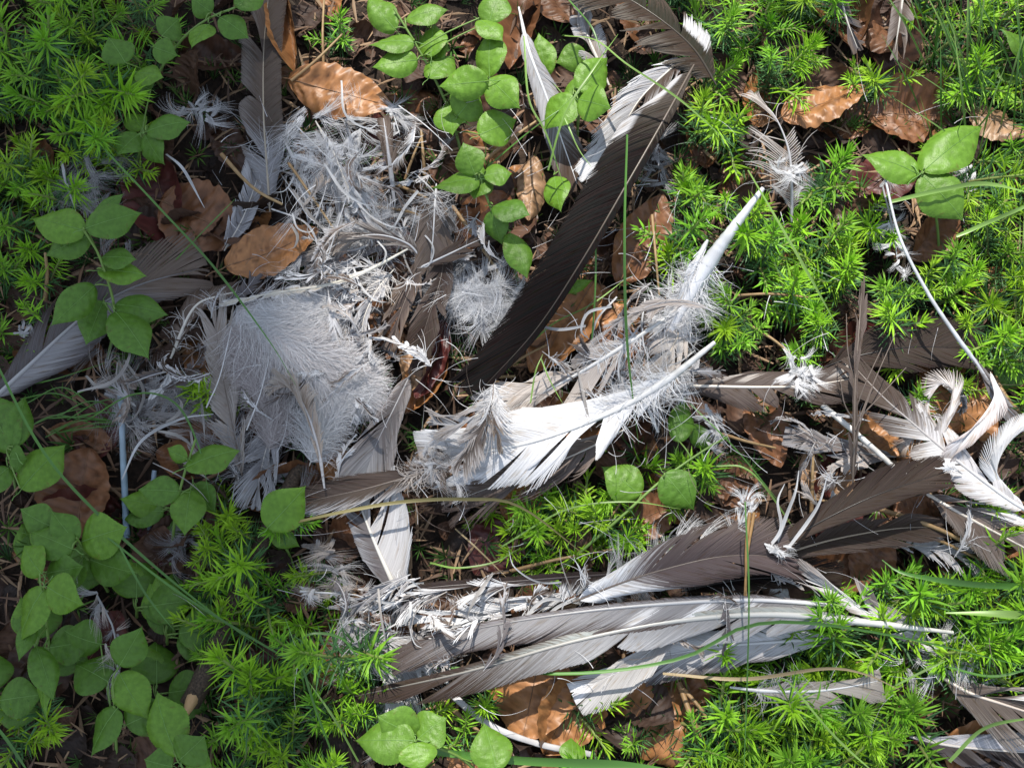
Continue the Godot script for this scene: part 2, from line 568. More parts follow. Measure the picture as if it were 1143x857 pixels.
func make_shoot(root: Node3D, from: Vector3, top: Vector3, fresh_n: int, old_n: int, fresh_len: float) -> void:
	var height := (top - from).length()
	var d0 := top - from
	var pts := [from, from + Vector3(d0.x * 0.15, d0.y * 0.4, d0.z * 0.15), from + Vector3(d0.x * 0.55, d0.y * 0.75, d0.z * 0.55), top]
	var st := MB.new()
	tube(st, resample(pts, 10), 0.0011, 0.0006, 6, Color(0.16, 0.1, 0.05), Color(0.2, 0.3, 0.07))
	var shoot := part("shoot", st.mesh(), M.plain, root)
	var f := MB.new()
	var fs: float = 1.0 - min(0.5, 0.019 / height)
	for k in fresh_n:
		if rng.randf() < 0.12:
			continue
		var u := float(k) / (fresh_n - 1)
		var t := lerpf(fs, 1.0, u)
		var at := catmull(pts, t)
		var T := (catmull(pts, min(1.0, t + 0.02)) - catmull(pts, t - 0.03)).normalized()
		var S := T.cross(Vector3(0.3, 0.1, 1)).normalized()
		var az := k * 2.399963 + rng.randf_range(-0.45, 0.45)
		var open := lerpf(1.35, 0.32, pow(u, 1.5)) + rng.randf_range(-0.25, 0.25)
		var d := (T * cos(open) + S.rotated(T, az) * sin(open)).normalized()
		var j := rng.randf_range(0.75, 1.2)
		var cb := Color(0.11 * j, 0.30 * j, 0.013 * j)
		var ct := Color(0.215 * j, 0.45 * j, 0.026 * j)
		needle(f, at, d, fresh_len * rng.randf_range(0.6, 1.15) * lerpf(1.0, 0.55, u), rng.randf_range(0.0004, 0.00064), cb.lerp(ct, u), ct)
	part("fresh_needles", f.mesh(), M.needle, shoot).set_meta("kind", "stuff")
	if old_n > 0:
		var od := MB.new()
		for k in old_n:
			var u := float(k) / old_n
			var t := lerpf(0.12, fs, u)
			var at := catmull(pts, t)
			var T := (catmull(pts, t + 0.03) - catmull(pts, t - 0.03)).normalized()
			var S := T.cross(Vector3(0.3, 0.1, 1)).normalized()
			var d := (T * cos(1.15) + S.rotated(T, k * 2.399963 + rng.randf_range(-0.3, 0.3)) * sin(1.15)).normalized()
			var j := rng.randf_range(0.7, 1.25)
			var c := Color(0.07 * j, 0.165 * j, 0.058 * j)
			needle(od, at, d, fresh_len * rng.randf_range(0.75, 1.15), rng.randf_range(0.0004, 0.0006), c, c)
		part("old_needles", od.mesh(), M.needle, shoot).set_meta("kind", "stuff")

func make_sprig(seed: int, height: float, fresh_n: int, old_n: int, fresh_len: float, lean: float) -> Dictionary:
	rng.seed = seed
	var node := Node3D.new()
	node.name = "spruce_sprig"
	var a := rng.randf_range(0.0, TAU)
	var top := Vector3(cos(a) * lean, height, sin(a) * lean)
	make_shoot(node, Vector3.ZERO, top, fresh_n, old_n, fresh_len)
	var n := 1 + seed % 2
	for k in n:
		var b := a + 2.0 + k * 2.1 + rng.randf_range(-0.4, 0.4)
		var r := rng.randf_range(0.012, 0.020)
		var t2 := Vector3(cos(b) * r, height * rng.randf_range(0.55, 0.9), sin(b) * r)
		make_shoot(node, top * 0.25, t2, int(fresh_n * rng.randf_range(0.6, 0.85)), int(old_n * 0.6), fresh_len * rng.randf_range(0.8, 1.0))
	return {"node": node, "tip": top, "h": height}

func place_sprig(px: float, py: float, h: float, label: String, group: String, lean := Vector2.ZERO) -> void:
	var called := "spruce_sprig"
	var pr: Dictionary = sprigs[rng.randi() % sprigs.size()]
	var o: Node3D = pr.node.duplicate()
	o.name = numbered(called)
	var tilt := Vector3(rng.randfn(0.0, 1.0) * 0.36 + lean.x, 1.0, rng.randfn(0.0, 1.0) * 0.36 + lean.y).normalized()
	var B := Basis(Quaternion(Vector3.UP, tilt)) * Basis(Vector3.UP, rng.randf_range(0.0, TAU))
	var s := rng.randf_range(0.75, 1.4)
	B = B.scaled(Vector3.ONE * s)
	var tip := P(px, py, h)
	var at := tip - B * (pr.tip as Vector3)
	o.transform = Transform3D(B, at)
	var tint: Material = M.needles[rng.randi() % M.needles.size()]
	for c in o.find_children("fresh_needles*", "MeshInstance3D", true, false):
		(c as MeshInstance3D).material_override = tint
	add_child(o)
	tag(o, label, called.replace("_", " "), group)
	# sink the foot to the ground if it would hover
	var gy := ground_y(at.x, at.z)
	if at.y > gy + 0.002:
		o.position.y = gy

func in_poly(p: Vector2, poly: PackedVector2Array) -> bool:
	return Geometry2D.is_point_in_polygon(p, poly)

func sprig_field(poly: PackedVector2Array, gap: float, label: String, group: String, hmin: float, hmax: float, keep_out: Array, most: int, seed: int, lean := Vector2.ZERO) -> int:
	rng.seed = seed
	var pts := []
	var box := Rect2(poly[0], Vector2.ZERO)
	for p in poly:
		box = box.expand(p)
	for k in most * 40:
		if pts.size() >= most:
			break
		var p := Vector2(rng.randf_range(box.position.x, box.end.x), rng.randf_range(box.position.y, box.end.y))
		if not in_poly(p, poly):
			continue
		var ok := true
		for e in keep_out:
			if p.distance_to(Vector2(e[0], e[1])) < e[2]:
				ok = false
				break
		if ok:
			for r in pts:
				if p.distance_to(r) < gap:
					ok = false
					break
		if ok:
			pts.append(p)
	for p in pts:
		place_sprig(p.x, p.y, rng.randf_range(hmin, hmax), label, group, lean)
	return pts.size()

# ---------------------------------------------------------------- grass and stalks
func blade(label: String, pts: Array, w: float, mat: Material, parent: Node3D = null, called := "grass_stalk", category := "grass", group := "") -> void:
	var wp := pt_list(pts)
	var root := parent
	if root == null:
		root = thing(called, label, category, wp[0], group)
	var R := resample(wp, 26)
	var mb := MB.new()
	var prev := -1
	var n := R.size()
	for k in n:
		var f := float(k) / (n - 1)
		var T: Vector3 = ((R[min(k + 1, n - 1)] as Vector3) - (R[max(k - 1, 0)] as Vector3)).normalized()
		var A := T.cross(Vector3.UP)
		A = A.normalized() if A.length() > 0.05 else Vector3(1, 0, 0)
		A = A.rotated(T, 0.5 * sin(f * 4.0 + w))
		var N := A.cross(T).normalized()
		var ww := w * 0.36 * MM * (1.0 if f < 0.6 else lerpf(1.0, 0.15, (f - 0.6) / 0.4)) * lerpf(0.75, 1.0, min(1.0, f * 4.0))
		var c := Color(1, 1, 1) * (0.9 + 0.2 * sin(f * 9.0))
		var a := mb.vert((R[k] as Vector3) - A * ww + N * ww * 0.35, (N + A * 0.35).normalized(), c)
		mb.vert(R[k], N, c * 0.85)
		mb.vert((R[k] as Vector3) + A * ww + N * ww * 0.35, (N - A * 0.35).normalized(), c)
		if prev >= 0:
			mb.quad(prev, a, a + 1, prev + 1)
			mb.quad(prev + 1, a + 1, a + 2, prev + 2)
		prev = a
	if parent == null:
		part("blade", mb.mesh(wp[0]), mat, root)
	else:
		part("blade", mb.mesh(root.position), mat, root)

func stick(called: String, label: String, pts: Array, r0: float, r1: float, mat: Material, category := "twig", group := "", c0 := Color(1, 1, 1), c1 := Color(1, 1, 1), flat := 1.0) -> Node3D:
	rng.seed = hash(label) + pts.size()
	var wp := pt_list(pts)
	var root := thing(called, label, category, wp[0], group)
	var mb := MB.new()
	tube(mb, resample(wp, 26), r0 * MM, r1 * MM, 8, c0, c1, 0.08, flat)
	part("stalk" if category != "quill" else "shaft", mb.mesh(wp[0]), mat, root)
	return root

# ---------------------------------------------------------------- materials
func noise_tex(freq: float, lo: Color, hi: Color, normal := false, size := 512, seed := 1) -> NoiseTexture2D:
	var nz := FastNoiseLite.new()
	nz.seed = seed
	nz.frequency = freq
	nz.fractal_octaves = 5
	var t := NoiseTexture2D.new()
	t.width = size
	t.height = size
	t.seamless = true
	t.noise = nz
	if normal:
		t.as_normal_map = true
		t.bump_strength = 6.0
	else:
		var gr := Gradient.new()
		gr.set_color(0, lo)
		gr.set_color(1, hi)
		t.color_ramp = gr
	return t

func lin(r: float, g: float, b: float) -> Color:
	return Color(r, g, b).linear_to_srgb()

func mat(col: Color, rough: float, vc := true, back := Color(0, 0, 0), spec := 0.5) -> StandardMaterial3D:
	var m := StandardMaterial3D.new()
	m.albedo_color = col
	m.roughness = rough
	m.vertex_color_use_as_albedo = vc
	m.metallic_specular = spec
	m.cull_mode = BaseMaterial3D.CULL_DISABLED
	if back != Color(0, 0, 0):
		m.backlight_enabled = true
		m.backlight = back
	return m

func make_materials() -> void:
	M.feather = mat(Color(1, 1, 1), 0.65, true, Color(0.25, 0.25, 0.25), 0.08)
	M.gloss = mat(Color(1, 1, 1), 0.5, true, Color(0, 0, 0), 0.1)
	M.down = mat(Color(1, 1, 1), 0.7, true, Color(0.5, 0.5, 0.5), 0.3)
	M.quill = mat(Color(1, 1, 1), 0.35, true, Color(0, 0, 0), 0.5)
	M.plain = mat(Color(1, 1, 1), 0.7)
	M.needle = mat(Color(1, 1, 1), 0.45, true, Color(0.4, 0.45, 0.2), 0.35)
	M.needles = []
	for c in [Color(1, 1, 1), lin(1.15, 1.05, 1.0), lin(0.8, 0.9, 1.1), lin(1.1, 0.92, 0.9), lin(0.85, 0.85, 1.3)]:
		M.needles.append(mat(c, 0.45, true, Color(0.4, 0.45, 0.2), 0.35))
	var blot := noise_tex(0.02, Color(0.72, 0.72, 0.72), Color(1, 1, 1), false, 512, 4)
	M.dead = []
	for c in [lin(0.45, 0.205, 0.078), lin(0.27, 0.12, 0.056), lin(0.09, 0.042, 0.025), lin(0.46, 0.28, 0.16), lin(0.12, 0.03, 0.026)]:
		var m := mat(c, 0.44, true, Color(0.3, 0.22, 0.15), 0.45)
		m.albedo_texture = blot
		m.uv1_triplanar = true
		m.uv1_world_triplanar = true
		m.uv1_scale = Vector3(14, 14, 14)
		M.dead.append(m)
	M.dead_rib = mat(lin(0.2, 0.11, 0.06), 0.7, false)
	M.leaf = []
	var leaf_blot := noise_tex(0.015, Color(0.78, 0.80, 0.70), Color(1, 1, 1), false, 512, 31)
	var leaf_bump := noise_tex(0.05, Color.BLACK, Color.WHITE, true, 512, 32)
	for c in [lin(0.125, 0.255, 0.028), lin(0.10, 0.22, 0.026), lin(0.145, 0.295, 0.028)]:
		var lm := mat(c, 0.45, true, Color(0.3, 0.42, 0.12), 0.42)
		lm.albedo_texture = leaf_blot
		lm.normal_enabled = true
		lm.normal_texture = leaf_bump
		lm.normal_scale = 0.35
		lm.uv1_triplanar = true
		lm.uv1_world_triplanar = true
		lm.uv1_scale = Vector3(30, 30, 30)
		M.leaf.append(lm)
	M.leaf_rib = mat(lin(0.15, 0.29, 0.07), 0.5, false)
	M.stem = mat(lin(0.14, 0.24, 0.05), 0.5, false)
	M.grass = mat(lin(0.075, 0.2, 0.03), 0.4, true, Color(0.25, 0.4, 0.1))
	M.grass_pale = mat(lin(0.19, 0.33, 0.07), 0.4, true, Color(0.25, 0.4, 0.1))
	M.ribbon = mat(lin(0.52, 0.52, 0.535), 0.5, true, Color(0.3, 0.3, 0.3), 0.3)
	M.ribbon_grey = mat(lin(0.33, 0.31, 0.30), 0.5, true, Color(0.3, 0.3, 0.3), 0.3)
	M.olive = mat(lin(0.20, 0.17, 0.06), 0.5, true)
	M.straw = mat(lin(0.38, 0.29, 0.16), 0.55, true)
	M.wood = mat(lin(0.17, 0.115, 0.075), 0.8, true)
	M.wood.normal_enabled = true
	M.wood.normal_texture = noise_tex(0.06, Color.BLACK, Color.WHITE, true, 512, 9)
	M.wood.uv1_triplanar = true
	M.wood.uv1_world_triplanar = true
	M.wood.uv1_scale = Vector3(20, 20, 20)
	M.wood.albedo_texture = noise_tex(0.05, Color(0.25, 0.25, 0.25), Color(1, 1, 1), false, 512, 21)
	M.cut = mat(lin(0.6, 0.38, 0.2), 0.7, false)
	M.soil = mat(Color(1, 1, 1), 0.95, false)
	M.soil.albedo_texture = noise_tex(0.03, lin(0.012, 0.008, 0.006), lin(0.06, 0.036, 0.022), false, 1024, 2)
	M.soil.normal_enabled = true
	M.soil.normal_texture = noise_tex(0.05, Color.BLACK, Color.WHITE, true, 1024, 3)
	M.soil.uv1_triplanar = true
	M.soil.uv1_world_triplanar = true
	M.soil.uv1_scale = Vector3(5, 5, 5)

# ---------------------------------------------------------------- setting
func make_ground() -> void:
	var xs := []
	for a in [-40.0, -10.0, -3.0, -1.5]:
		xs.append(a)
	for k in 161:
		xs.append(-1.12 + 2.24 * k / 160.0)
	for a in [1.5, 3.0, 10.0, 40.0]:
		xs.append(a)
	var mb := MB.new()
	var n := xs.size()
	for j in n:
		for k in n:
			var x: float = xs[k]
			var z: float = xs[j]
			var e := 0.004
			var nn := Vector3(ground_y(x - e, z) - ground_y(x + e, z), 2 * e, ground_y(x, z - e) - ground_y(x, z + e)).normalized()
			mb.vert(Vector3(x, ground_y(x, z) - 0.004, z), nn, Color(1, 1, 1))
	for j in n - 1:
		for k in n - 1:
			mb.quad(j * n + k, j * n + k + 1, (j + 1) * n + k + 1, (j + 1) * n + k)
	var g := part("ground", mb.mesh(), M.soil, self)
	g.set_meta("kind", "structure")

func scatter(called: String, label: String, category: String, mesh: Mesh, m: Material, n: int, seed: int, half: Vector2, hi: float, flat: float, s0: float, s1: float, cols: Array, centre := Vector2.ZERO) -> void:
	rng.seed = seed
	var mm := MultiMesh.new()
	mm.transform_format = MultiMesh.TRANSFORM_3D
	mm.use_colors = true
	mm.mesh = mesh
	mm.instance_count = n
	for k in n:
		var x := centre.x + rng.randf_range(-half.x, half.x)
		var z := centre.y + rng.randf_range(-half.y, half.y)
		var B := Basis(Vector3.UP, rng.randf_range(0, TAU)) * Basis(Vector3.RIGHT, rng.randfn(0, 1) * flat) * Basis(Vector3.BACK, rng.randfn(0, 1) * flat)
		mm.set_instance_transform(k, Transform3D(B.scaled(Vector3.ONE * rng.randf_range(s0, s1)), Vector3(x, ground_y(x, z) + rng.randf_range(0.0, hi), z)))
		var c: Color = cols[rng.randi() % cols.size()]
		var j := rng.randf_range(0.7, 1.3)
		mm.set_instance_color(k, Color(c.r * j, c.g * j, c.b * j))
	var o := MultiMeshInstance3D.new()
	o.name = called
	o.multimesh = mm
	o.material_override = m
	add_child(o)
	o.set_meta("kind", "stuff")
	tag(o, label, category)

func make_litter() -> void:
	# brown fallen needles, crumbs of leaf, thin dry stalks, short green moss shoots
	var nb := MB.new()
	needle(nb, Vector3(0, 0, -0.5), Vector3(0, 0, 1), 1.0, 0.045, Color(1, 1, 1), Color(1, 1, 1))
	scatter("needle_litter", "brown fallen needles littering the dark soil", "needle litter", nb.mesh(), M.plain, 14000, 11, Vector2(0.5, 0.45), 0.008, 0.25, 0.010, 0.028, [Color(0.16, 0.09, 0.05), Color(0.09, 0.05, 0.03), Color(0.25, 0.16, 0.09)])
	var fr := leaf_mesh(77, "dead")
	scatter("leaf_crumbs", "dark crumbling leaf fragments covering the soil", "leaf litter", fr[0], M.plain, 2600, 12, Vector2(0.55, 0.5), 0.004, 0.5, 0.012, 0.032, [Color(0.05, 0.025, 0.016), Color(0.09, 0.043, 0.024), Color(0.03, 0.017, 0.012)])
	var ms := MB.new()
	for k in 9:
		var a := k * 2.4
		needle(ms, Vector3(0, 0.1 * k / 9.0, 0), Vector3(cos(a), 1.6, sin(a)).normalized(), 1.0, 0.035, Color(1, 1, 1), Color(1, 1, 1))
	scatter("moss", "short dark green mossy shoots low between the plants", "moss", ms.mesh(), M.needle, 2600, 13, Vector2(0.55, 0.5), 0.002, 0.35, 0.008, 0.02, [Color(0.05, 0.12, 0.025), Color(0.03, 0.08, 0.02), Color(0.08, 0.16, 0.03)])

func make_tree() -> void:
	# the beech whose trunk shades the side with the spruce and bilberry
	rng.seed = 5
	var at := Vector3(-0.635, 0, -3.5)
	var root := thing("beech_tree", "tall beech tree with smooth grey trunk shading the ground", "tree", at)
	var line := []
	for k in 20:
		line.append(Vector3(0.02 * sin(k * 0.7), -0.05 + k * 0.5, 0.02 * cos(k * 0.9)))
	var mb := MB.new()
	tube(mb, line, 0.20, 0.12, 20, Color(0.2, 0.19, 0.17), Color(0.2, 0.19, 0.17), 0.03)
	part("trunk", mb.mesh(), M.plain, root)
	var cr := MB.new()
	for k in 2600:
		var a := rng.randf_range(0, TAU)
		var h := rng.randf_range(6.8, 10.5)
		var r: float = sqrt(rng.randf()) * 1.9 * sin(clamp((h - 6.2) / 4.6, 0.0, 1.0) * PI)
		var p := Vector3(cos(a) * r, h, sin(a) * r)
		var u := Vector3(rng.randfn(0, 1), rng.randfn(0, 1) * 0.4, rng.randfn(0, 1)).normalized()
		var w := u.cross(Vector3(rng.randf() - 0.5, 1, rng.randf() - 0.5)).normalized()
		var n := u.cross(w).normalized()
		var c := Color(0.06, 0.13, 0.025)
		var b := cr.vert(p - u * 0.045, n, c)
		cr.vert(p + w * 0.028, n, c)
		cr.vert(p + u * 0.045, n, c)
		cr.vert(p - w * 0.028, n, c)
		cr.quad(b, b + 1, b + 2, b + 3)
	# unseen low side branches, added so their leaves dapple the even sunlight
	var lb := MB.new()
	for k in 3:
		var e := Vector3(0.55 + k * 0.28, 4.55 + k * 0.3, rng.randf_range(-0.2, 0.2))
		var bp := resample([Vector3(0, e.y - 0.5, 0), e * Vector3(0.5, 1, 0.5) + Vector3(0, -0.15, 0), e, e + Vector3(0.35, 0.1, 0.1)], 14)
		tube(lb, bp, 0.02, 0.004, 6, Color(0.16, 0.14, 0.12), Color(0.16, 0.14, 0.12))
	part("added_branch", lb.mesh(), M.plain, root)
	for k in 20:  # loose leaves added in the path of the sun to cast dapples
		var p := Vector3(rng.randf_range(0.3, 1.35), rng.randf_range(4.3, 5.5), rng.randf_range(-0.35, 0.35))
		var u := Vector3(rng.randfn(0, 1), rng.randfn(0, 1) * 0.25, rng.randfn(0, 1)).normalized()
		var w := u.cross(Vector3(rng.randf() * 0.5 - 0.25, 1, rng.randf() * 0.5 - 0.25)).normalized()
		var n := u.cross(w).normalized()
		var c := Color(0.06, 0.13, 0.025)
		var b := cr.vert(p - u * 0.045, n, c)
		cr.vert(p + w * 0.028, n, c)
		cr.vert(p + u * 0.045, n, c)
		cr.vert(p - w * 0.028, n, c)
		cr.quad(b, b + 1, b + 2, b + 3)
	part("crown", cr.mesh(), M.needle, root).set_meta("kind", "stuff")

func _ready() -> void:
	# camera
	var t := deg_to_rad(TILT)
	cam_pos = Vector3(0, DIST * cos(t), DIST * sin(t))
	var cam := Camera3D.new()
	cam.name = "camera"
	cam.fov = FOV
	cam.near = 0.02
	cam.far = 200.0
	add_child(cam)
	cam.look_at_from_position(cam_pos, Vector3.ZERO, Vector3(0, 0, -1))
	cam_basis = cam.transform.basis
	# sky, sun, exposure
	var env := Environment.new()
	env.background_mode = Environment.BG_SKY
	var sm := ProceduralSkyMaterial.new()
	sm.sky_top_color = Color(0.66, 0.71, 0.79)
	sm.sky_horizon_color = Color(0.70, 0.74, 0.68)
	sm.ground_bottom_color = Color(0.12, 0.12, 0.09)
	sm.ground_horizon_color = Color(0.35, 0.38, 0.32)
	sm.sky_curve = 0.2
	var sky := Sky.new()
	sky.sky_material = sm
	env.sky = sky
	env.background_energy_multiplier = 1.05
	env.tonemap_mode = Environment.TONE_MAPPER_LINEAR
	env.tonemap_exposure = 1.5
	env.sdfgi_enabled = true
	env.ssao_enabled = true
	env.ssil_enabled = true
	var we := WorldEnvironment.new()
	we.environment = env
	add_child(we)
	var sun := DirectionalLight3D.new()
	sun.name = "sun"
	sun.light_energy = 1.4
	sun.light_color = Color(1.0, 0.975, 0.93)
	sun.light_angular_distance = 0.6
	sun.shadow_enabled = true
	add_child(sun)
	sun.look_at_from_position(Vector3(-0.1, 1.35, -1.0), Vector3.ZERO, Vector3.UP)

	gnoise.seed = 3
	gnoise.frequency = 0.06
	make_materials()
	make_ground()
	make_litter()
	make_tree()
	for k in 8:
		dead_protos.append(leaf_mesh(100 + k, "dead"))
	for k in 7:
		live_protos.append(leaf_mesh(200 + k, "live"))
	for k in 9:
		sprigs.append(make_sprig(300 + k, [0.035, 0.045, 0.055, 0.06, 0.05, 0.04, 0.065, 0.055, 0.048][k], [44, 54, 58, 50, 60, 40, 56, 46, 34][k], [26, 34, 44, 50, 36, 30, 54, 40, 34][k], [0.0135, 0.0155, 0.016, 0.015, 0.017, 0.013, 0.016, 0.0145, 0.012][k], [0.004, 0.008, 0.012, 0.006, 0.014, 0.01, 0.016, 0.008, 0.006][k]))
	print("protos")
	dead_leaves()
	print("dead leaves")
	all_feathers()
	print("feathers")
	plants()
	print("plants")
	grasses()
	var tris := 0
	for o in find_children("*", "MeshInstance3D", true, false):
		if o.mesh.get_surface_count() > 0:
			tris += o.mesh.surface_get_array_index_len(0) / 3
	print("triangles with repeats ", tris)

# ---------------------------------------------------------------- dead leaves
func dead_leaves() -> void:
	# [label, base, tip, width, material, variant, roll]
	var L := [
		["orange brown beech leaf lying beside the large white down", [254, 300, .020], [358, 258, .026], 58, 0, 0, 0.1],
		["folded tan brown beech leaf under bilberry beside the white strands", [322, 88, .022], [436, 118, .030], 62, 0, 1, 0.35],
		["flat oval brown beech leaf beside the bluish quill", [84, 602, .012], [97, 498, .014], 74, 1, 2, 0.0],
		["upright tan beech leaf with a pointed foot below the long grey feather", [604, 722, .016], [583, 828, .012], 92, 0, 3, 0.1],
		["brown beech leaf tucked against the pointed tan leaf", [655, 752, .012], [607, 842, .008], 70, 0, 4, -0.2],
		["crumpled brown beech leaf behind the twig pair at the grass", [690, 770, .010], [790, 850, .012], 84, 0, 5, 0.2],
		["curled brown beech leaf under the grey barbs", [735, 745, .008], [800, 800, .012], 52, 1, 6, 0.5],
		["brown beech leaf leaning on the dark tail feather", [690, 318, .014], [742, 216, .024], 58, 1, 7, 0.3],
		["shiny tan beech leaf among sprigs beside the wispy grey plume", [872, 132, .020], [968, 96, .026], 56, 0, 1, -0.2],
		["wide dark beech leaf shaded below the grass clump", [968, 126, .012], [1066, 128, .012], 84, 1, 2, 0.1],
		["pale pinkish tan beech leaf lit beside the grass clump", [1085, 120, .020], [1150, 150, .026], 56, 3, 5, -0.3],
		["ragged brown beech leaf behind the dark feather edge", [664, 316, .010], [592, 418, .016], 70, 0, 6, 0.2],
		["brown beech leaf standing by the vertical grass stem", [672, 330, .010], [690, 420, .008], 62, 1, 3, -0.4],
		["glossy dark red beech leaf curled between the feathers", [500, 360, .014], [468, 448, .016], 40, 4, 0, 0.5],
		["small rolled tan beech leaf under the brown pointed feather", [452, 372, .018], [458, 438, .020], 30, 3, 2, -0.5],
		["tan beech leaf tip poking out under the rolled leaf", [500, 400, .010], [452, 462, .012], 40, 0, 4, 0.2],
		["narrow tan leaf beside bilberry at the dark feather", [596, 172, .014], [590, 246, .016], 34, 3, 5, 0.0],
		["dark brown beech leaf shaded behind the grass cross", [180, 225, .006], [276, 268, .008], 84, 1, 6, 0.1],
		["brown beech leaf under the barred feather", [842, 440, .008], [872, 522, .010], 46, 1, 7, 0.2],
		["orange beech leaf behind the white curled vane", [1040, 430, .012], [1112, 488, .014], 66, 0, 3, 0.2],
		["brown beech leaf half hidden under the brown glossy feather", [885, 655, .006], [985, 610, .010], 66, 1, 2, -0.1],
		["grey brown beech leaf at the foot of the three leaved plant", [1015, 290, .010], [1062, 232, .018], 46, 1, 4, 0.4],
		["tan curled beech leaf beside sprigs below the three leaved plant", [1075, 340, .010], [1122, 300, .016], 44, 0, 0, 0.3],
		["dark purple beech leaf in the gap above the long feathers", [576, 575, .006], [530, 642, .008], 62, 4, 1, 0.1],
		["small bright orange leaf piece beside the white down", [350, 508, .016], [402, 528, .018], 36, 0, 5, 0.1],
		["brown beech leaf behind the brown pointed feather", [402, 335, .010], [452, 392, .014], 46, 1, 3, 0.4],
		["orange beech leaf under the grey combed feather", [930, 470, .008], [1010, 505, .012], 48, 0, 7, 0.1],
		["brown beech leaf at the lower edge under barred feather", [1050, 830, .006], [1150, 860, .010], 70, 0, 6, 0.1],
		["brown beech leaf beneath spruce at the pale stalks", [560, 575, .008], [605, 545, .014], 44, 0, 2, 0.2],
		["long thin brown leaf beside the tall brown feather", [318, -10, .020], [330, 82, .022], 30, 0, 4, 0.3],
		["reddish brown beech leaf at the dark feather foot", [640, 30, .010], [600, -30, .012], 60, 1, 0, 0.2],
		["brown beech leaf between dry stalks below grass tuft", [1000, 55, .012], [960, 20, .014], 46, 1, 5, 0.3],
		["pale pink leaf scrap among twigs under the feathers", [900, 505, .010], [915, 560, .012], 26, 3, 1, 0.2],
		["pale narrow leaf scrap leaning beside the vertical brown plume", [925, 565, .010], [945, 520, .014], 20, 3, 4, 0.4],
		["brown leaf under curled barbs beside trailing shoot", [690, 590, .006], [760, 560, .008], 50, 1, 6, 0.1],
		["brown leaf below the white quill at sprigs", [790, 520, .004], [850, 560, .006], 56, 1, 7, 0.0],
		["pinkish brown leaf beside the brown glossy feather foot", [960, 660, .010], [990, 590, .014], 50, 1, 1, 0.2],
		["brown leaf next to the long trailing white quill stick", [1000, 580, .008], [1050, 560, .010], 46, 1, 3, 0.0],
	]
	for l in L:
		beech(l[0], l[1], l[2], l[3], l[4], l[5], l[6])
	# the rest of the leaf litter
	rng.seed = 91
	for k in 170:
		var px := rng.randf_range(-140, 1290)
		var py := rng.randf_range(-120, 980)
		var a := rng.randf_range(0, TAU)
		var len := rng.randf_range(60, 110)
		var h := rng.randf_range(0.001, 0.006)
		beech("brown beech leaf sunk in the litter under the plants and feathers", [px, py, h], [px + cos(a) * len, py + sin(a) * len, h + rng.randf_range(-0.003, 0.006)], len * rng.randf_range(0.5, 0.68), [1, 2, 2, 1, 0, 4][rng.randi() % 6], rng.randi() % 8, rng.randf_range(-0.3, 0.3), "beech leaves of the litter")

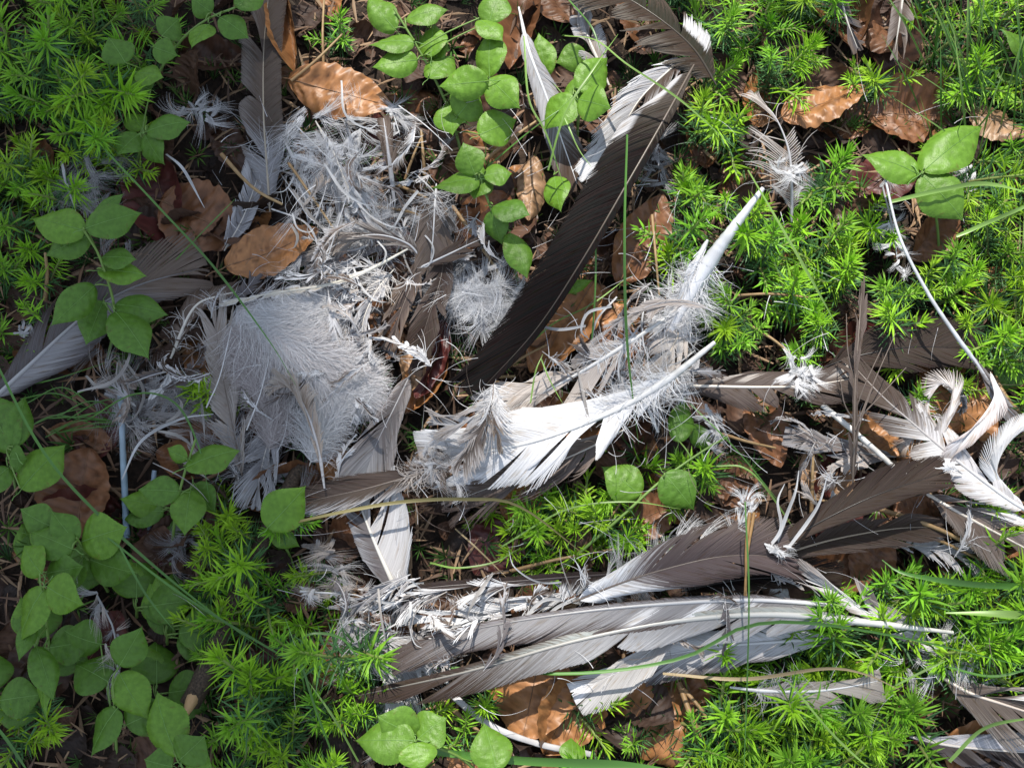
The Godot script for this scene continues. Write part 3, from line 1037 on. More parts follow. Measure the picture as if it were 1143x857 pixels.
# ---------------------------------------------------------------- feathers
func all_feathers() -> void:
	var white := Color(0.66, 0.66, 0.68)
	var offw := Color(0.54, 0.535, 0.55)
	var pale := Color(0.40, 0.395, 0.41)
	var grey := Color(0.25, 0.245, 0.258)
	var dgrey := Color(0.12, 0.11, 0.115)
	var beige := Color(0.44, 0.39, 0.36)
	var brown := Color(0.085, 0.063, 0.052)
	var lbrown := Color(0.155, 0.122, 0.104)
	var dark := Color(0.012, 0.010, 0.009)
	var bone := Color(0.66, 0.65, 0.64)

	# --- the dark primary and its neighbours
	feather("wing_feather", "long black brown wing feather with pale patches near its base",
		[[775, 72, .050], [742, 132, .056], [700, 205, .058], [650, 290, .054], [598, 368, .046], [538, 434, .034]],
		{"wr": 48, "wl": 7, "base": Color(0.072, 0.061, 0.053), "base_to": 0.26, "base_soft": 0.14, "near": dark, "edge": dark, "quill": 0.03, "shaft": 1.9, "shaft_col": Color(0.092, 0.068, 0.052), "shaft_tip": Color(0.040, 0.032, 0.024), "angle": 38, "angle_tip": 20, "mess": 0.0, "round_at": 0.84, "rise": 0.1, "fray": 0.01, "bend": 0.25, "mat": M.gloss,
		"bars": [[0.07, 0.055, 0.35, 1.1, 1, pale], [0.17, 0.04, 0.66, 1.1, 1, pale]]})
	feather("wing_feather", "dark brown feather with fanned barbs and white spot above the black one",
		[[800, 95, .040], [775, 55, .046], [738, 22, .048], [690, -8, .045], [640, -30, .04]],
		{"wr": 30, "wl": 50, "near": Color(0.038, 0.036, 0.028), "edge": brown, "left": Color(0.052, 0.039, 0.031), "left_edge": Color(0.127, 0.113, 0.098), "quill": 0.05, "shaft": 1.6, "shaft_col": Color(0.058, 0.045, 0.034), "angle": 62, "angle_tip": 30, "mess": 0.16, "mess_l": 1.2, "fray": 0.2, "mat": M.feather,
		"bars": [[0.25, 0.09, 0.35, 1.1, 1, offw]]})
	feather("wing_feather", "curved grey white feather fanning down behind the black one",
		[[770, 60, .038], [745, 80, .044], [715, 110, .045], [690, 150, .04], [655, 200, .03]],
		{"wr": 26, "wl": 28, "near": pale, "edge": offw, "left": Color(0.081, 0.062, 0.052), "left_edge": pale, "quill": 0.08, "shaft": 1.3, "mess": 0.2, "angle": 34, "fray": 0.3, "tip": white, "tip_at": 0.75})
	feather("body_feather", "lilac grey feather with pale quill standing beside bilberry leaves",
		[[579, 8, .050], [590, 55, .050], [610, 108, .042], [632, 170, .032], [644, 205, .028]],
		{"wr": 24, "wl": 24, "near": pale, "edge": grey, "tip": brown, "tip_at": 0.62, "tip_soft": 0.2, "quill": 0.16, "shaft": 2.3, "shaft_col": white, "mess": 0.06, "angle": 30, "rise": 0.5, "round_at": 0.75})
	feather("wing_feather", "tall dull brown feather with barbs curling to one side",
		[[301, 236, .016], [298, 190, .024], [294, 130, .030], [294, 60, .032], [299, 0, .032], [304, -45, .03]],
		{"wr": 23, "wl": 32, "near": Color(0.075, 0.061, 0.053), "edge": Color(0.086, 0.071, 0.064), "left": Color(0.098, 0.079, 0.069), "left_edge": Color(0.173, 0.150, 0.139), "quill": 0.05, "shaft": 1.5, "shaft_col": Color(0.42, 0.36, 0.28), "shaft_tip": Color(0.115, 0.090, 0.069), "angle": 48, "mess": 0.07, "mess_l": 2.4, "mess_r": 0.3, "curl": 0.45, "base": grey, "base_to": 0.3, "down": 60, "down_col": pale, "gapw": 2.0})
	feather("body_feather", "grey feather shaded under bilberry beside the tall brown one",
		[[250, 280, .012], [270, 245, .016], [285, 205, .02], [292, 180, .02]],
		{"wr": 14, "wl": 22, "near": grey, "edge": pale, "quill": 0.05, "shaft": 1.2, "mess": 0.25})
	# --- left edge
	feather("wing_feather", "broad slate grey feather lying under bilberry with pale shaft",
		[[-25, 462, .014], [30, 410, .020], [92, 354, .024], [150, 320, .022], [222, 300, .016]],
		{"wr": 46, "wl": 44, "near": grey, "edge": dgrey, "left": Color(0.115, 0.104, 0.107), "left_edge": Color(0.052, 0.042, 0.040), "quill": 0.1, "shaft": 3.0, "shaft_col": pale, "shaft_tip": dgrey, "angle": 36, "mess": 0.06, "tip": lbrown, "tip_at": 0.62, "tip_soft": 0.15, "round_at": 0.7})
	feather("body_feather", "brown feather lying across beside the slate grey one",
		[[190, 400, .014], [215, 345, .022], [245, 330, .022], [290, 322, .02]],
		{"wr": 12, "wl": 14, "near": lbrown, "edge": brown, "quill": 0.1, "mess": 0.2, "down": 40})
	# --- white down patch
	feather("down_feather", "large white downy feather lying over the others in the plucked heap",
		[[262, 340, .020], [300, 372, .030], [345, 400, .036], [392, 425, .032], [412, 445, .028]],
		{"wr": 78, "wl": 70, "near": Color(0.62, 0.58, 0.58), "edge": white, "quill": 0.03, "shaft": 0.8, "angle": 62, "angle_tip": 24, "downy": 2200, "round_at": 0.5, "dome": 0.3})
	feather("down_feather", "white fluffy feather at the upper edge of the heap near orange leaf",
		[[400, 345, .022], [360, 345, .03], [315, 352, .03], [270, 365, .024]],
		{"wr": 34, "wl": 55, "near": offw, "edge": white, "quill": 0.03, "shaft": 0.7, "angle": 66, "downy": 2200, "round_at": 0.5})
	feather("down_feather", "grey violet downy feather on the lower side of the white heap",
		[[300, 505, .020], [305, 470, .028], [290, 430, .032], [262, 380, .028]],
		{"wr": 55, "wl": 42, "near": Color(0.34, 0.30, 0.30), "edge": Color(0.5, 0.46, 0.46), "quill": 0.04, "shaft": 0.8, "angle": 48, "downy": 2200, "round_at": 0.55})
	feather("down_feather", "white downy feather with frayed fringe against the grey feather",
		[[345, 520, .022], [360, 480, .032], [385, 445, .034], [415, 415, .028]],
		{"wr": 40, "wl": 50, "near": offw, "edge": white, "quill": 0.05, "shaft": 0.9, "angle": 58, "downy": 2200, "round_at": 0.5})
	feather("body_feather", "small grey brown feather with split tip on top of the white down",
		[[362, 545, .040], [355, 500, .044], [342, 460, .046], [325, 432, .044], [300, 432, .042]],
		{"wr": 18, "wl": 20, "near": Color(0.27, 0.225, 0.195), "edge": Color(0.33, 0.29, 0.26), "quill": 0.2, "shaft": 2.0, "shaft_col": pale, "angle": 30, "mess": 0.4, "fray": 0.4, "rise": 0.4, "gapw": 3.0})
	feather("body_feather", "faded brown feather with thin barbs on the shaded side of the white heap",
		[[272, 540, .018], [258, 470, .026], [245, 400, .026], [238, 335, .022]],
		{"wr": 26, "wl": 24, "near": Color(0.27, 0.235, 0.215), "edge": Color(0.36, 0.33, 0.31), "quill": 0.06, "shaft": 1.0, "shaft_col": lbrown, "angle": 38, "mess": 0.2, "fray": 0.5, "down": 120, "down_col": grey, "down_len": 45})
	feather("body_feather", "dark grey feather tip hanging below the white heap",
		[[318, 440, .014], [300, 490, .020], [290, 530, .02], [285, 565, .018]],
		{"wr": 28, "wl": 30, "near": grey, "edge": pale, "quill": 0.05, "mess": 0.25, "fray": 0.5, "shaft": 1.0, "down": 100})
	# --- upper heap of strands
	var hs := [
		["tangled white down strands beside the tall brown feather", [[340, 130, .022], [350, 190, .03], [380, 235, .026]], 420, 34, [offw, white, pale], 16],
		["white strands hanging from the folded tan leaf", [[400, 140, .03], [395, 190, .034], [410, 250, .03]], 260, 44, [white, offw], 9],
		["grey white fluff between the strands and the dark pointed feather", [[430, 220, .02], [400, 265, .024], [365, 300, .022]], 360, 40, [pale, offw, grey], 18],
		["fluffy white down ball beside the black feather tip", [[515, 318, .024], [540, 335, .03], [552, 345, .028]], 620, 36, [white, white, offw], 13],
		["pale grey fluff under the small brown feathers", [[470, 250, .016], [505, 290, .02], [500, 330, .016]], 320, 42, [pale, grey, offw], 18],
		["curled grey down beside the slate feather and grass", [[120, 430, .014], [165, 445, .022], [195, 470, .016]], 420, 34, [grey, pale, Color(0.4, 0.37, 0.36)], 15],
		["grey white fluff at the foot of bilberry and twig", [[330, 535, .012], [300, 520, .016], [255, 480, .014]], 200, 34, [pale, grey], 14],
		["matted fluff on the brown feather end", [[470, 505, .036], [490, 520, .040], [505, 530, .036]], 240, 22, [offw, pale, lbrown], 8],
		["wispy white down around the stout white quill", [[742, 372, .03], [760, 345, .036], [775, 330, .036]], 340, 34, [white, offw], 10],
		["curly white down tangled at the fork of two pale shafts", [[690, 420, .028], [720, 430, .034], [750, 410, .034]], 300, 30, [white, offw, beige], 9],
		["bright white down scrap caught on the barred feather", [[888, 400, .040], [892, 418, .042], [905, 424, .042]], 200, 18, [white], 6],
		["small white down scrap on the glossy brown feather", [[858, 608, .052], [866, 615, .054], [872, 622, .054]], 60, 11, [white], 3],
		["white knot of down at the folded leaf tip", [[437, 118, .036], [440, 130, .036], [446, 150, .034]], 130, 20, [white, offw], 5],
		["matted grey down hanging below bilberry leaves", [[108, 665, .030], [128, 710, .034], [132, 790, .026]], 130, 26, [pale, beige, grey], 5],
		["dirty white shred beside the dark spruce branch", [[335, 660, .030], [365, 662, .034], [408, 668, .032], [411, 700, .03]], 150, 14, [offw, beige], 4],
		["grey fluff beside the rounded grey feather", [[360, 610, .014], [375, 640, .018], [385, 680, .016]], 160, 30, [pale, beige], 9],
		["white frayed down below the dark feather tip", [[400, 700, .014], [440, 730, .018], [450, 785, .012]], 380, 36, [offw, white, pale], 14],
		["white down scrap below the three leaved plant", [[1080, 190, .030], [1078, 215, .03]], 90, 16, [white, pale], 5],
		["grey white down streak along the bare quill", [[985, 205, .03], [998, 260, .034], [1003, 300, .032]], 170, 18, [pale, white], 4],
		["white down scrap hanging on trailing shoot", [[790, 455, .026], [800, 478, .028], [795, 500, .026]], 110, 15, [white, offw], 4],
		["pale down on the wispy plume among sprigs", [[878, 180, .05], [884, 200, .052]], 130, 20, [white, pale], 6],
		["grey fluff under the black feather by grass", [[728, 160, .02], [735, 200, .022]], 130, 22, [pale, grey], 6],
		["white fluff scattered on the barred feather end", [[1010, 745, .02], [1045, 735, .024], [1080, 745, .024]], 200, 26, [white, pale], 10],
		["grey down between dark spruce and bilberry", [[205, 590, .014], [195, 630, .016]], 110, 26, [grey, pale], 9],
		["grey down near the shaded grass and bilberry", [[70, 190, .02], [110, 210, .022], [130, 260, .02]], 170, 40, [grey, pale], 14],
		["pale down tuft between sprigs and dry leaf", [[215, 115, .02], [235, 130, .022]], 130, 26, [pale, offw], 7],
		["white down scrap beside the small spruce needles", [[15, 372, .02], [30, 370, .022]], 60, 12, [pale, offw], 4],
		["white fluff under the brown glossy feather", [[680, 650, .03], [720, 635, .034], [780, 595, .036]], 240, 30, [white, offw], 7],
		["torn white vane tip standing on the glossy feather", [[822, 600, .05], [828, 580, .056], [835, 560, .06]], 110, 16, [white], 4],
	]
	for h in hs:
		tuft("down_tuft", h[0], h[1], {"n": int(h[2] * 1.1), "len": h[3] * 1.25, "cols": h[4], "rad": h[5], "core": 1.2 if h[5] < 6 else 0.0, "wav": 0.26, "spread": 0.13})
	feather("body_feather", "small brown feather with pale shaft pointing at the brown leaf",
		[[487, 205, .030], [485, 235, .034], [483, 268, .034], [479, 305, .03]],
		{"wr": 24, "wl": 30, "near": Color(0.121, 0.099, 0.089), "edge": lbrown, "quill": 0.12, "shaft": 1.5, "shaft_col": offw, "angle": 34, "mess": 0.1, "down": 110, "down_col": pale, "down_len": 36})
	feather("body_feather", "dark wedge shaped feather beside the small brown one",
		[[470, 298, .036], [500, 284, .04], [525, 272, .038], [548, 262, .034]],
		{"wr": 13, "wl": 10, "near": Color(0.086, 0.068, 0.061), "edge": brown, "quill": 0.05, "shaft": 1.4, "shaft_col": offw, "mess": 0.1, "angle": 26})
	feather("body_feather", "dark brown drooping feather with pointed tip over the red leaf",
		[[500, 262, .028], [492, 310, .034], [478, 355, .036], [460, 412, .03]],
		{"wr": 26, "wl": 20, "near": Color(0.058, 0.044, 0.039), "edge": Color(0.098, 0.079, 0.072), "quill": 0.05, "shaft": 1.0, "shaft_col": brown, "mess": 0.14, "angle": 28, "tip": Color(0.043, 0.033, 0.029), "tip_at": 0.6, "mat": M.feather, "round_at": 0.55})
	feather("body_feather", "brown feather hanging beside the rolled tan leaf",
		[[470, 285, .026], [458, 320, .032], [446, 352, .032], [436, 388, .028]],
		{"wr": 20, "wl": 16, "near": Color(0.081, 0.063, 0.058), "edge": lbrown, "quill": 0.05, "shaft": 0.9, "shaft_col": lbrown, "mess": 0.2, "angle": 30})
	feather("body_feather", "arched grey brown feather over the white fluff",
		[[472, 292, .030], [455, 272, .036], [420, 262, .038], [380, 270, .034], [342, 300, .026]],
		{"wr": 15, "wl": 20, "near": Color(0.115, 0.096, 0.089), "edge": Color(0.3, 0.27, 0.25), "quill": 0.08, "shaft": 1.3, "shaft_col": offw, "mess": 0.2, "angle": 26, "fray": 0.4})
	feather("body_feather", "pale straw coloured narrow feather above the white heap",
		[[455, 278, .04], [410, 302, .04], [365, 318, .036], [300, 328, .03], [245, 340, .026]],
		{"wr": 6, "wl": 9, "near": Color(0.5, 0.46, 0.4), "edge": offw, "quill": 0.2, "shaft": 2.2, "shaft_col": Color(0.6, 0.57, 0.5), "mess": 0.4, "angle": 20, "gapw": 4.0})
	feather("body_feather", "dark quilled feather standing between dry stalks and white strands",
		[[440, 225, .03], [436, 190, .038], [432, 160, .042], [428, 132, .042]],
		{"wr": 14, "wl": 12, "near": lbrown, "edge": brown, "quill": 0.3, "shaft": 3.0, "shaft_col": pale, "mess": 0.2, "angle": 24})
	feather("body_feather", "grey white feather curling down below the folded tan leaf",
		[[352, 135, .03], [372, 170, .036], [392, 215, .036], [428, 262, .03]],
		{"wr": 12, "wl": 12, "near": offw, "edge": white, "quill": 0.1, "shaft": 1.4, "mess": 0.5, "angle": 20, "gapw": 4.0, "mat": M.down, "fray": 0.6})
	feather("body_feather", "grey feather fringe draped above the white heap",
		[[440, 300, .03], [420, 325, .034], [405, 360, .034], [408, 395, .03]],
		{"wr": 16, "wl": 16, "near": grey, "edge": pale, "quill": 0.1, "shaft": 1.0, "mess": 0.4, "angle": 24, "gapw": 3.0, "fray": 0.6, "down": 120})
	# --- grey feather in the middle and the brown lying one
	feather("body_feather", "smooth grey feather widening toward its pale end beside white fringe",
		[[458, 418, .020], [440, 455, .028], [418, 500, .030], [402, 545, .024]],
		{"wr": 38, "wl": 40, "near": Color(0.121, 0.110, 0.112), "edge": Color(0.27, 0.25, 0.25), "tip": pale, "tip_at": 0.55, "tip_soft": 0.3, "quill": 0.03, "shaft": 1.2, "shaft_col": grey, "mess": 0.05, "angle": 30, "rise": 0.7, "round_at": 0.8})
	feather("wing_feather", "brown feather lying level below the grey one with matted end",
		[[505, 518, .036], [470, 528, .040], [410, 545, .040], [360, 556, .034], [322, 566, .026]],
		{"wr": 24, "wl": 22, "near": Color(0.086, 0.066, 0.058), "edge": Color(0.069, 0.052, 0.045), "left": Color(0.086, 0.068, 0.058), "left_edge": pale, "quill": 0.06, "shaft": 1.3, "shaft_col": lbrown, "mess": 0.1, "angle": 22, "fray": 0.3, "rise": 0.3, "round_at": 0.5, "down": 160, "down_col": beige, "down_len": 26})
	feather("wing_feather", "rounded grey white feather with splayed barbs over the dark gap",
		[[447, 672, .018], [438, 650, .024], [420, 610, .028], [406, 575, .028], [396, 545, .024]],
		{"wr": 70, "wl": 24, "near": Color(0.42, 0.41, 0.42), "edge": offw, "left": dgrey, "left_edge": grey, "quill": 0.05, "shaft": 3.2, "shaft_col": Color(0.6, 0.58, 0.54), "angle": 44, "angle_tip": 24, "mess": 0.14, "mess_r": 1.3, "clump": 1.6, "gapw": 3.5, "fray": 0.06, "bend": 0.55, "round_at": 0.85})
	# --- central white feather
	feather("wing_feather", "brown barbed feather under the big white one",
		[[700, 478, .018], [640, 508, .024], [570, 535, .026], [500, 562, .022]],
		{"wr": 28, "wl": 40, "near": lbrown, "edge": Color(0.33, 0.29, 0.27), "left": Color(0.173, 0.143, 0.131), "left_edge": Color(0.081, 0.062, 0.055), "quill": 0.05, "shaft": 1.2, "mess": 0.3, "gapw": 3.0, "angle": 34, "fray": 0.4})
	feather("wing_feather", "big white feather with stout quill and soft grey tip",
		[[798, 382, .056], [745, 424, .052], [690, 456, .046], [610, 488, .042], [540, 505, .036], [478, 516, .028]],
		{"wr": 50, "wl": 46, "near": Color(0.62, 0.62, 0.645), "edge": white, "tip": Color(0.45, 0.40, 0.375), "tip_at": 0.88, "tip_soft": 0.16, "quill": 0.20, "shaft": 4.4, "shaft_col": bone, "angle": 32, "angle_tip": 20, "mess": 0.07, "mess_l": 2.4, "gapw": 3.0, "round_at": 0.7, "down": 240, "down_col": white, "down_len": 40, "down_span": 0.2, "rise": 0.25})
	feather("body_feather", "small brown and white matted feather on the big white one",
		[[551, 428, .050], [548, 455, .054], [535, 485, .052], [505, 525, .046]],
		{"wr": 15, "wl": 22, "near": Color(0.132, 0.107, 0.095), "edge": Color(0.45, 0.41, 0.39), "base": offw, "base_to": 0.35, "quill": 0.05, "shaft": 1.0, "shaft_col": lbrown, "mess": 0.5, "gapw": 3.0, "angle": 26, "fray": 0.5, "down": 130, "down_col": offw, "down_len": 26})
	feather("body_feather", "grey brown tuft feather spreading left of the big white one",
		[[552, 440, .046], [530, 465, .05], [505, 475, .048], [482, 470, .042]],
		{"wr": 22, "wl": 24, "near": pale, "edge": Color(0.36, 0.32, 0.3), "quill": 0.05, "shaft": 0.9, "mess": 0.4, "angle": 34, "fray": 0.6, "mat": M.down})
	feather("body_feather", "dark split feather ends dangling on the white vane",
		[[545, 450, .052], [553, 478, .054], [558, 505, .05]],
		{"wr": 7, "wl": 9, "near": lbrown, "edge": Color(0.28, 0.24, 0.21), "quill": 0.05, "shaft": 0.8, "shaft_col": brown, "mess": 0.4, "angle": 18, "gapw": 3.0})
	feather("wing_feather", "beige feather with bright white shaft behind the big white one",
		[[742, 356, .040], [690, 390, .040], [640, 420, .036], [590, 446, .030], [545, 470, .024]],
		{"wr": 34, "wl": 44, "near": beige, "edge": Color(0.5, 0.45, 0.42), "quill": 0.18, "shaft": 3.0, "shaft_col": bone, "angle": 28, "mess": 0.13, "mess_r": 2.0, "gapw": 4.0, "tip": lbrown, "tip_at": 0.9, "down": 130, "down_col": white, "down_len": 34})
	feather("body_feather", "stout tapering white quill feather standing up among sprigs",
		[[852, 210, .064], [822, 250, .060], [795, 288, .052], [770, 330, .042], [742, 382, .030], [722, 430, .022]],
		{"wr": 15, "wl": 20, "near": white, "edge": offw, "quill": 0.42, "shaft": 8.5, "quill_tip": 0.28, "shaft_col": Color(0.70, 0.70, 0.73), "angle": 20, "mess": 0.3, "fray": 0.5, "gapw": 4.0, "mat": M.down, "down": 300, "down_col": white, "down_len": 40, "down_span": 0.3})
	feather("body_feather", "white membrane strip beside the stout quill",
		[[790, 268, .05], [778, 292, .05], [768, 318, .046], [758, 345, .04]],
		{"wr": 7, "wl": 7, "near": white, "edge": white, "quill": 0.1, "shaft": 3.0, "shaft_col": white, "mess": 0.2, "angle": 14})
	feather("body_feather", "curved grey brown wisp feather arching below the stout quill",
		[[806, 352, .052], [770, 338, .054], [730, 340, .052], [690, 360, .046], [640, 402, .034]],
		{"wr": 6, "wl": 17, "near": Color(0.33, 0.29, 0.27), "edge": Color(0.42, 0.38, 0.36), "quill": 0.1, "shaft": 1.1, "shaft_col": pale, "mess": 0.35, "angle": 18, "fray": 0.5, "gapw": 4.0})
	feather("body_feather", "beige feather vane under the stout quill beside grass stem",
		[[772, 345, .03], [752, 385, .034], [735, 420, .03], [728, 450, .024]],
		{"wr": 26, "wl": 28, "near": Color(0.5, 0.46, 0.43), "edge": beige, "quill": 0.05, "shaft": 1.4, "shaft_col": Color(0.6, 0.5, 0.38), "mess": 0.15, "angle": 24})
	# --- right group
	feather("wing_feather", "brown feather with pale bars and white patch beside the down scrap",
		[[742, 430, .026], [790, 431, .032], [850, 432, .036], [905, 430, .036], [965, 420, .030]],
		{"wr": 28, "wl": 24, "near": Color(0.115, 0.093, 0.084), "edge": Color(0.075, 0.058, 0.052), "quill": 0.12, "shaft": 2.0, "shaft_col": Color(0.66, 0.6, 0.54), "angle": 32, "mess": 0.08, "mess_r": 2.0, "gapw": 2.0, "bars": [[0.22, 0.03, 0.2, 0.8, -1, Color(0.4, 0.36, 0.33)], [0.34, 0.03, 0.2, 0.8, -1, Color(0.38, 0.34, 0.31)], [0.52, 0.05, 0.3, 0.75, -1, offw], [0.85, 0.1, 0.2, 1.0, -1, Color(0.36, 0.33, 0.31)]]})  # pale bars leave stripes of sprig shadow painted into the upper vane
	feather("wing_feather", "broad dark brown feather behind the vertical plume",
		[[915, 412, .026], [955, 398, .032], [1010, 388, .034], [1060, 388, .032], [1096, 392, .028]],
		{"wr": 34, "wl": 36, "near": Color(0.049, 0.039, 0.034), "edge": Color(0.037, 0.029, 0.026), "quill": 0.03, "shaft": 1.3, "shaft_col": dark, "angle": 30, "mess": 0.05, "round_at": 0.8, "tip": Color(0.069, 0.056, 0.052), "tip_at": 0.95})
	feather("wing_feather", "small grey rounded feather end over the orange leaf",
		[[1000, 510, .012], [960, 505, .02], [920, 495, .022], [880, 485, .018]],
		{"wr": 16, "wl": 18, "near": Color(0.173, 0.150, 0.146), "edge": grey, "quill": 0.05, "shaft": 1.1, "shaft_col": grey, "angle": 30, "mess": 0.1})
	feather("wing_feather", "large brown to white feather with combed barbs and bright shaft",
		[[1150, 572, .036], [1120, 553, .040], [1070, 515, .044], [1020, 473, .044], [985, 442, .042], [950, 405, .036]],
		{"wr": 26, "wl": 32, "near": Color(0.50, 0.49, 0.51), "edge": Color(0.6, 0.58, 0.58), "tip": Color(0.075, 0.059, 0.052), "tip_at": 0.5, "tip_soft": 0.2, "left": offw, "left_edge": Color(0.4, 0.37, 0.36), "quill": 0.04, "shaft": 2.5, "shaft_col": white, "shaft_tip": lbrown, "angle": 42, "mess": 0.14, "mess_r": 1.0, "gapw": 4.0, "gap": 1.6, "round_at": 0.7})
	feather("body_feather", "white ribbon like feather lobe curling beside the orange leaf",
		[[1106, 415, .046], [1112, 440, .052], [1098, 468, .054], [1075, 492, .05], [1062, 518, .042]],
		{"wr": 10, "wl": 11, "near": Color(0.62, 0.61, 0.64), "edge": Color(0.4, 0.36, 0.36), "quill": 0.02, "shaft": 0.7, "mess": 0.0, "angle": 11, "round_at": 0.9, "twist": 25, "twist_tip": -20})
	feather("body_feather", "narrow grey ribbon lobe hooking over at its end",
		[[1052, 528, .034], [1050, 495, .042], [1060, 465, .048], [1066, 438, .05], [1052, 428, .046], [1038, 440, .042]],
		{"wr": 9, "wl": 9, "near": Color(0.6, 0.57, 0.57), "edge": Color(0.3, 0.27, 0.26), "quill": 0.02, "shaft": 0.6, "mess": 0.0, "angle": 10})
	feather("body_feather", "short pale curl next to the narrow ribbon lobe",
		[[1042, 520, .034], [1040, 495, .04], [1034, 470, .044], [1026, 452, .044]],
		{"wr": 5, "wl": 6, "near": offw, "edge": Color(0.3, 0.27, 0.26), "quill": 0.02, "shaft": 0.5, "mess": 0.1, "angle": 14})
	feather("body_feather", "broad white vane piece curling at the picture edge beside sprigs",
		[[1128, 560, .034], [1112, 530, .044], [1120, 500, .05], [1145, 475, .052], [1175, 460, .05]],
		{"wr": 11, "wl": 12, "near": white, "edge": offw, "quill": 0.02, "shaft": 0.8, "mess": 0.0, "angle": 12, "twist": -20})
	feather("tail_feather", "bluish white bare quill feather slanting down past the dark one",
		[[988, 198, .060], [1005, 265, .062], [1035, 325, .060], [1068, 375, .056], [1092, 408, .050], [1120, 450, .04], [1150, 480, .03]],
		{"wr": 10, "wl": 8, "near": Color(0.115, 0.096, 0.092), "edge": grey, "quill": 0.66, "shaft": 2.4, "shaft_col": Color(0.5, 0.52, 0.56), "shaft_tip": Color(0.1, 0.09, 0.1), "mess": 0.2, "angle": 20})
	feather("body_feather", "thin vertical dark plume with sparse spreading barbs",
		[[952, 545, .042], [954, 490, .052], [955, 430, .058], [959, 370, .058], [963, 315, .052]],
		{"wr": 9, "wl": 6, "near": Color(0.075, 0.061, 0.055), "edge": Color(0.115, 0.093, 0.084), "quill": 0.05, "shaft": 1.3, "shaft_col": lbrown, "mess": 0.25, "angle": 14, "angle_tip": 7, "gap": 3.0, "gapw": 12.0, "fray": 0.2, "clump": 0.5})
	stick("bare_quill", "stout bare white quill leading under the glossy brown feather", [[918, 452, .030], [960, 487, .032], [1008, 530, .028]], 3.2, 2.9, M.quill, "quill", "", bone, bone)
	feather("wing_feather", "brown feather with white edge and pale shaft under the combed one",
		[[1030, 548, .024], [1060, 566, .03], [1100, 588, .032], [1145, 612, .03], [1185, 635, .026]],
		{"wr": 40, "wl": 36, "near": Color(0.109, 0.087, 0.078), "edge": Color(0.173, 0.150, 0.139), "left": Color(0.173, 0.143, 0.131), "left_edge": white, "quill": 0.06, "shaft": 2.2, "shaft_col": Color(0.6, 0.55, 0.5), "angle": 32, "mess": 0.14, "mess_r": 1.6, "gapw": 3.0})
	feather("body_feather", "greyish fluffy feather below the white edged brown one",
		[[1000, 610, .012], [1040, 610, .02], [1080, 625, .02], [1110, 640, .016]],
		{"wr": 20, "wl": 22, "near": pale, "edge": Color(0.55, 0.54, 0.56), "quill": 0.05, "shaft": 0.8, "mess": 0.3, "fray": 0.6, "mat": M.down})
	feather("wing_feather", "glossy dark brown feather with tip raised over the bare quill",
		[[850, 625, .040], [885, 600, .048], [930, 575, .054], [985, 550, .056], [1054, 528, .052]],
		{"wr": 24, "wl": 24, "near": Color(0.066, 0.050, 0.042), "edge": Color(0.049, 0.036, 0.031), "quill": 0.03, "shaft": 1.5, "shaft_col": Color(0.035, 0.026, 0.023), "angle": 24, "mess": 0.05, "round_at": 0.6, "rise": 0.4, "mat": M.gloss})
	feather("wing_feather", "dark brown feather spreading lower beside the glossy raised one",
		[[850, 628, .032], [895, 612, .038], [940, 600, .038], [1000, 590, .034], [1050, 588, .028]],
		{"wr": 26, "wl": 16, "near": Color(0.050, 0.038, 0.031), "edge": Color(0.081, 0.063, 0.055), "quill": 0.03, "shaft": 1.4, "shaft_col": Color(0.3, 0.24, 0.18), "angle": 24, "mess": 0.08, "round_at": 0.5, "rise": 0.35})
	feather("wing_feather", "violet brown rounded feather overlapping white vane above the long pair",
		[[640, 672, .038], [690, 652, .046], [740, 636, .052], [800, 622, .054], [850, 620, .05], [885, 628, .044]],
		{"wr": 36, "wl": 36, "near": Color(0.098, 0.077, 0.078), "edge": Color(0.078, 0.059, 0.056), "base": white, "base_to": 0.34, "base_soft": 0.16, "left": Color(0.092, 0.072, 0.072), "left_edge": Color(0.115, 0.093, 0.086), "quill": 0.03, "shaft": 1.3, "shaft_col": lbrown, "angle": 30, "mess": 0.07, "round_at": 0.78, "rise": 0.3, "mat": M.gloss, "dome": 0.35})
	feather("wing_feather", "almost black feather side shaded under the violet brown one",
		[[760, 660, .032], [820, 648, .036], [880, 645, .034], [935, 655, .028]],
		{"wr": 16, "wl": 24, "near": dark, "edge": Color(0.040, 0.030, 0.025), "quill": 0.03, "shaft": 1.0, "shaft_col": dark, "angle": 24, "mess": 0.05})
	for w in [[[868, 605, .05], [878, 575, .06], [888, 548, .064], [892, 525, .06], "curling white barb ribbon standing by the glossy feather"], [[880, 612, .05], [900, 585, .058], [915, 560, .06], [924, 530, .06], "second pale barb ribbon standing behind the glossy feather"], [[858, 612, .05], [872, 590, .056], [868, 560, .06], [876, 540, .058], "short white barb ribbon beside the torn vane tip"]]:
		blade(w[4], w.slice(0, 4), 5.0, M.ribbon, null, "barb_ribbon", "barb ribbon")
	# --- long pair at the bottom
	feather("wing_feather", "slim dark edged feather with loose white barbs above the long pair",
		[[700, 640, .022], [640, 644, .028], [560, 650, .032], [480, 656, .032], [392, 672, .028]],
		{"wr": 5, "wl": 26, "near": Color(0.035, 0.027, 0.026), "edge": Color(0.040, 0.031, 0.029), "left": Color(0.052, 0.042, 0.040), "left_edge": white, "quill": 0.04, "shaft": 1.6, "shaft_col": Color(0.052, 0.042, 0.040), "angle": 26, "mess": 0.35, "mess_r": 0.1, "gap": 2.0, "gapw": 6.0, "fray": 0.3, "curl": 0.2})
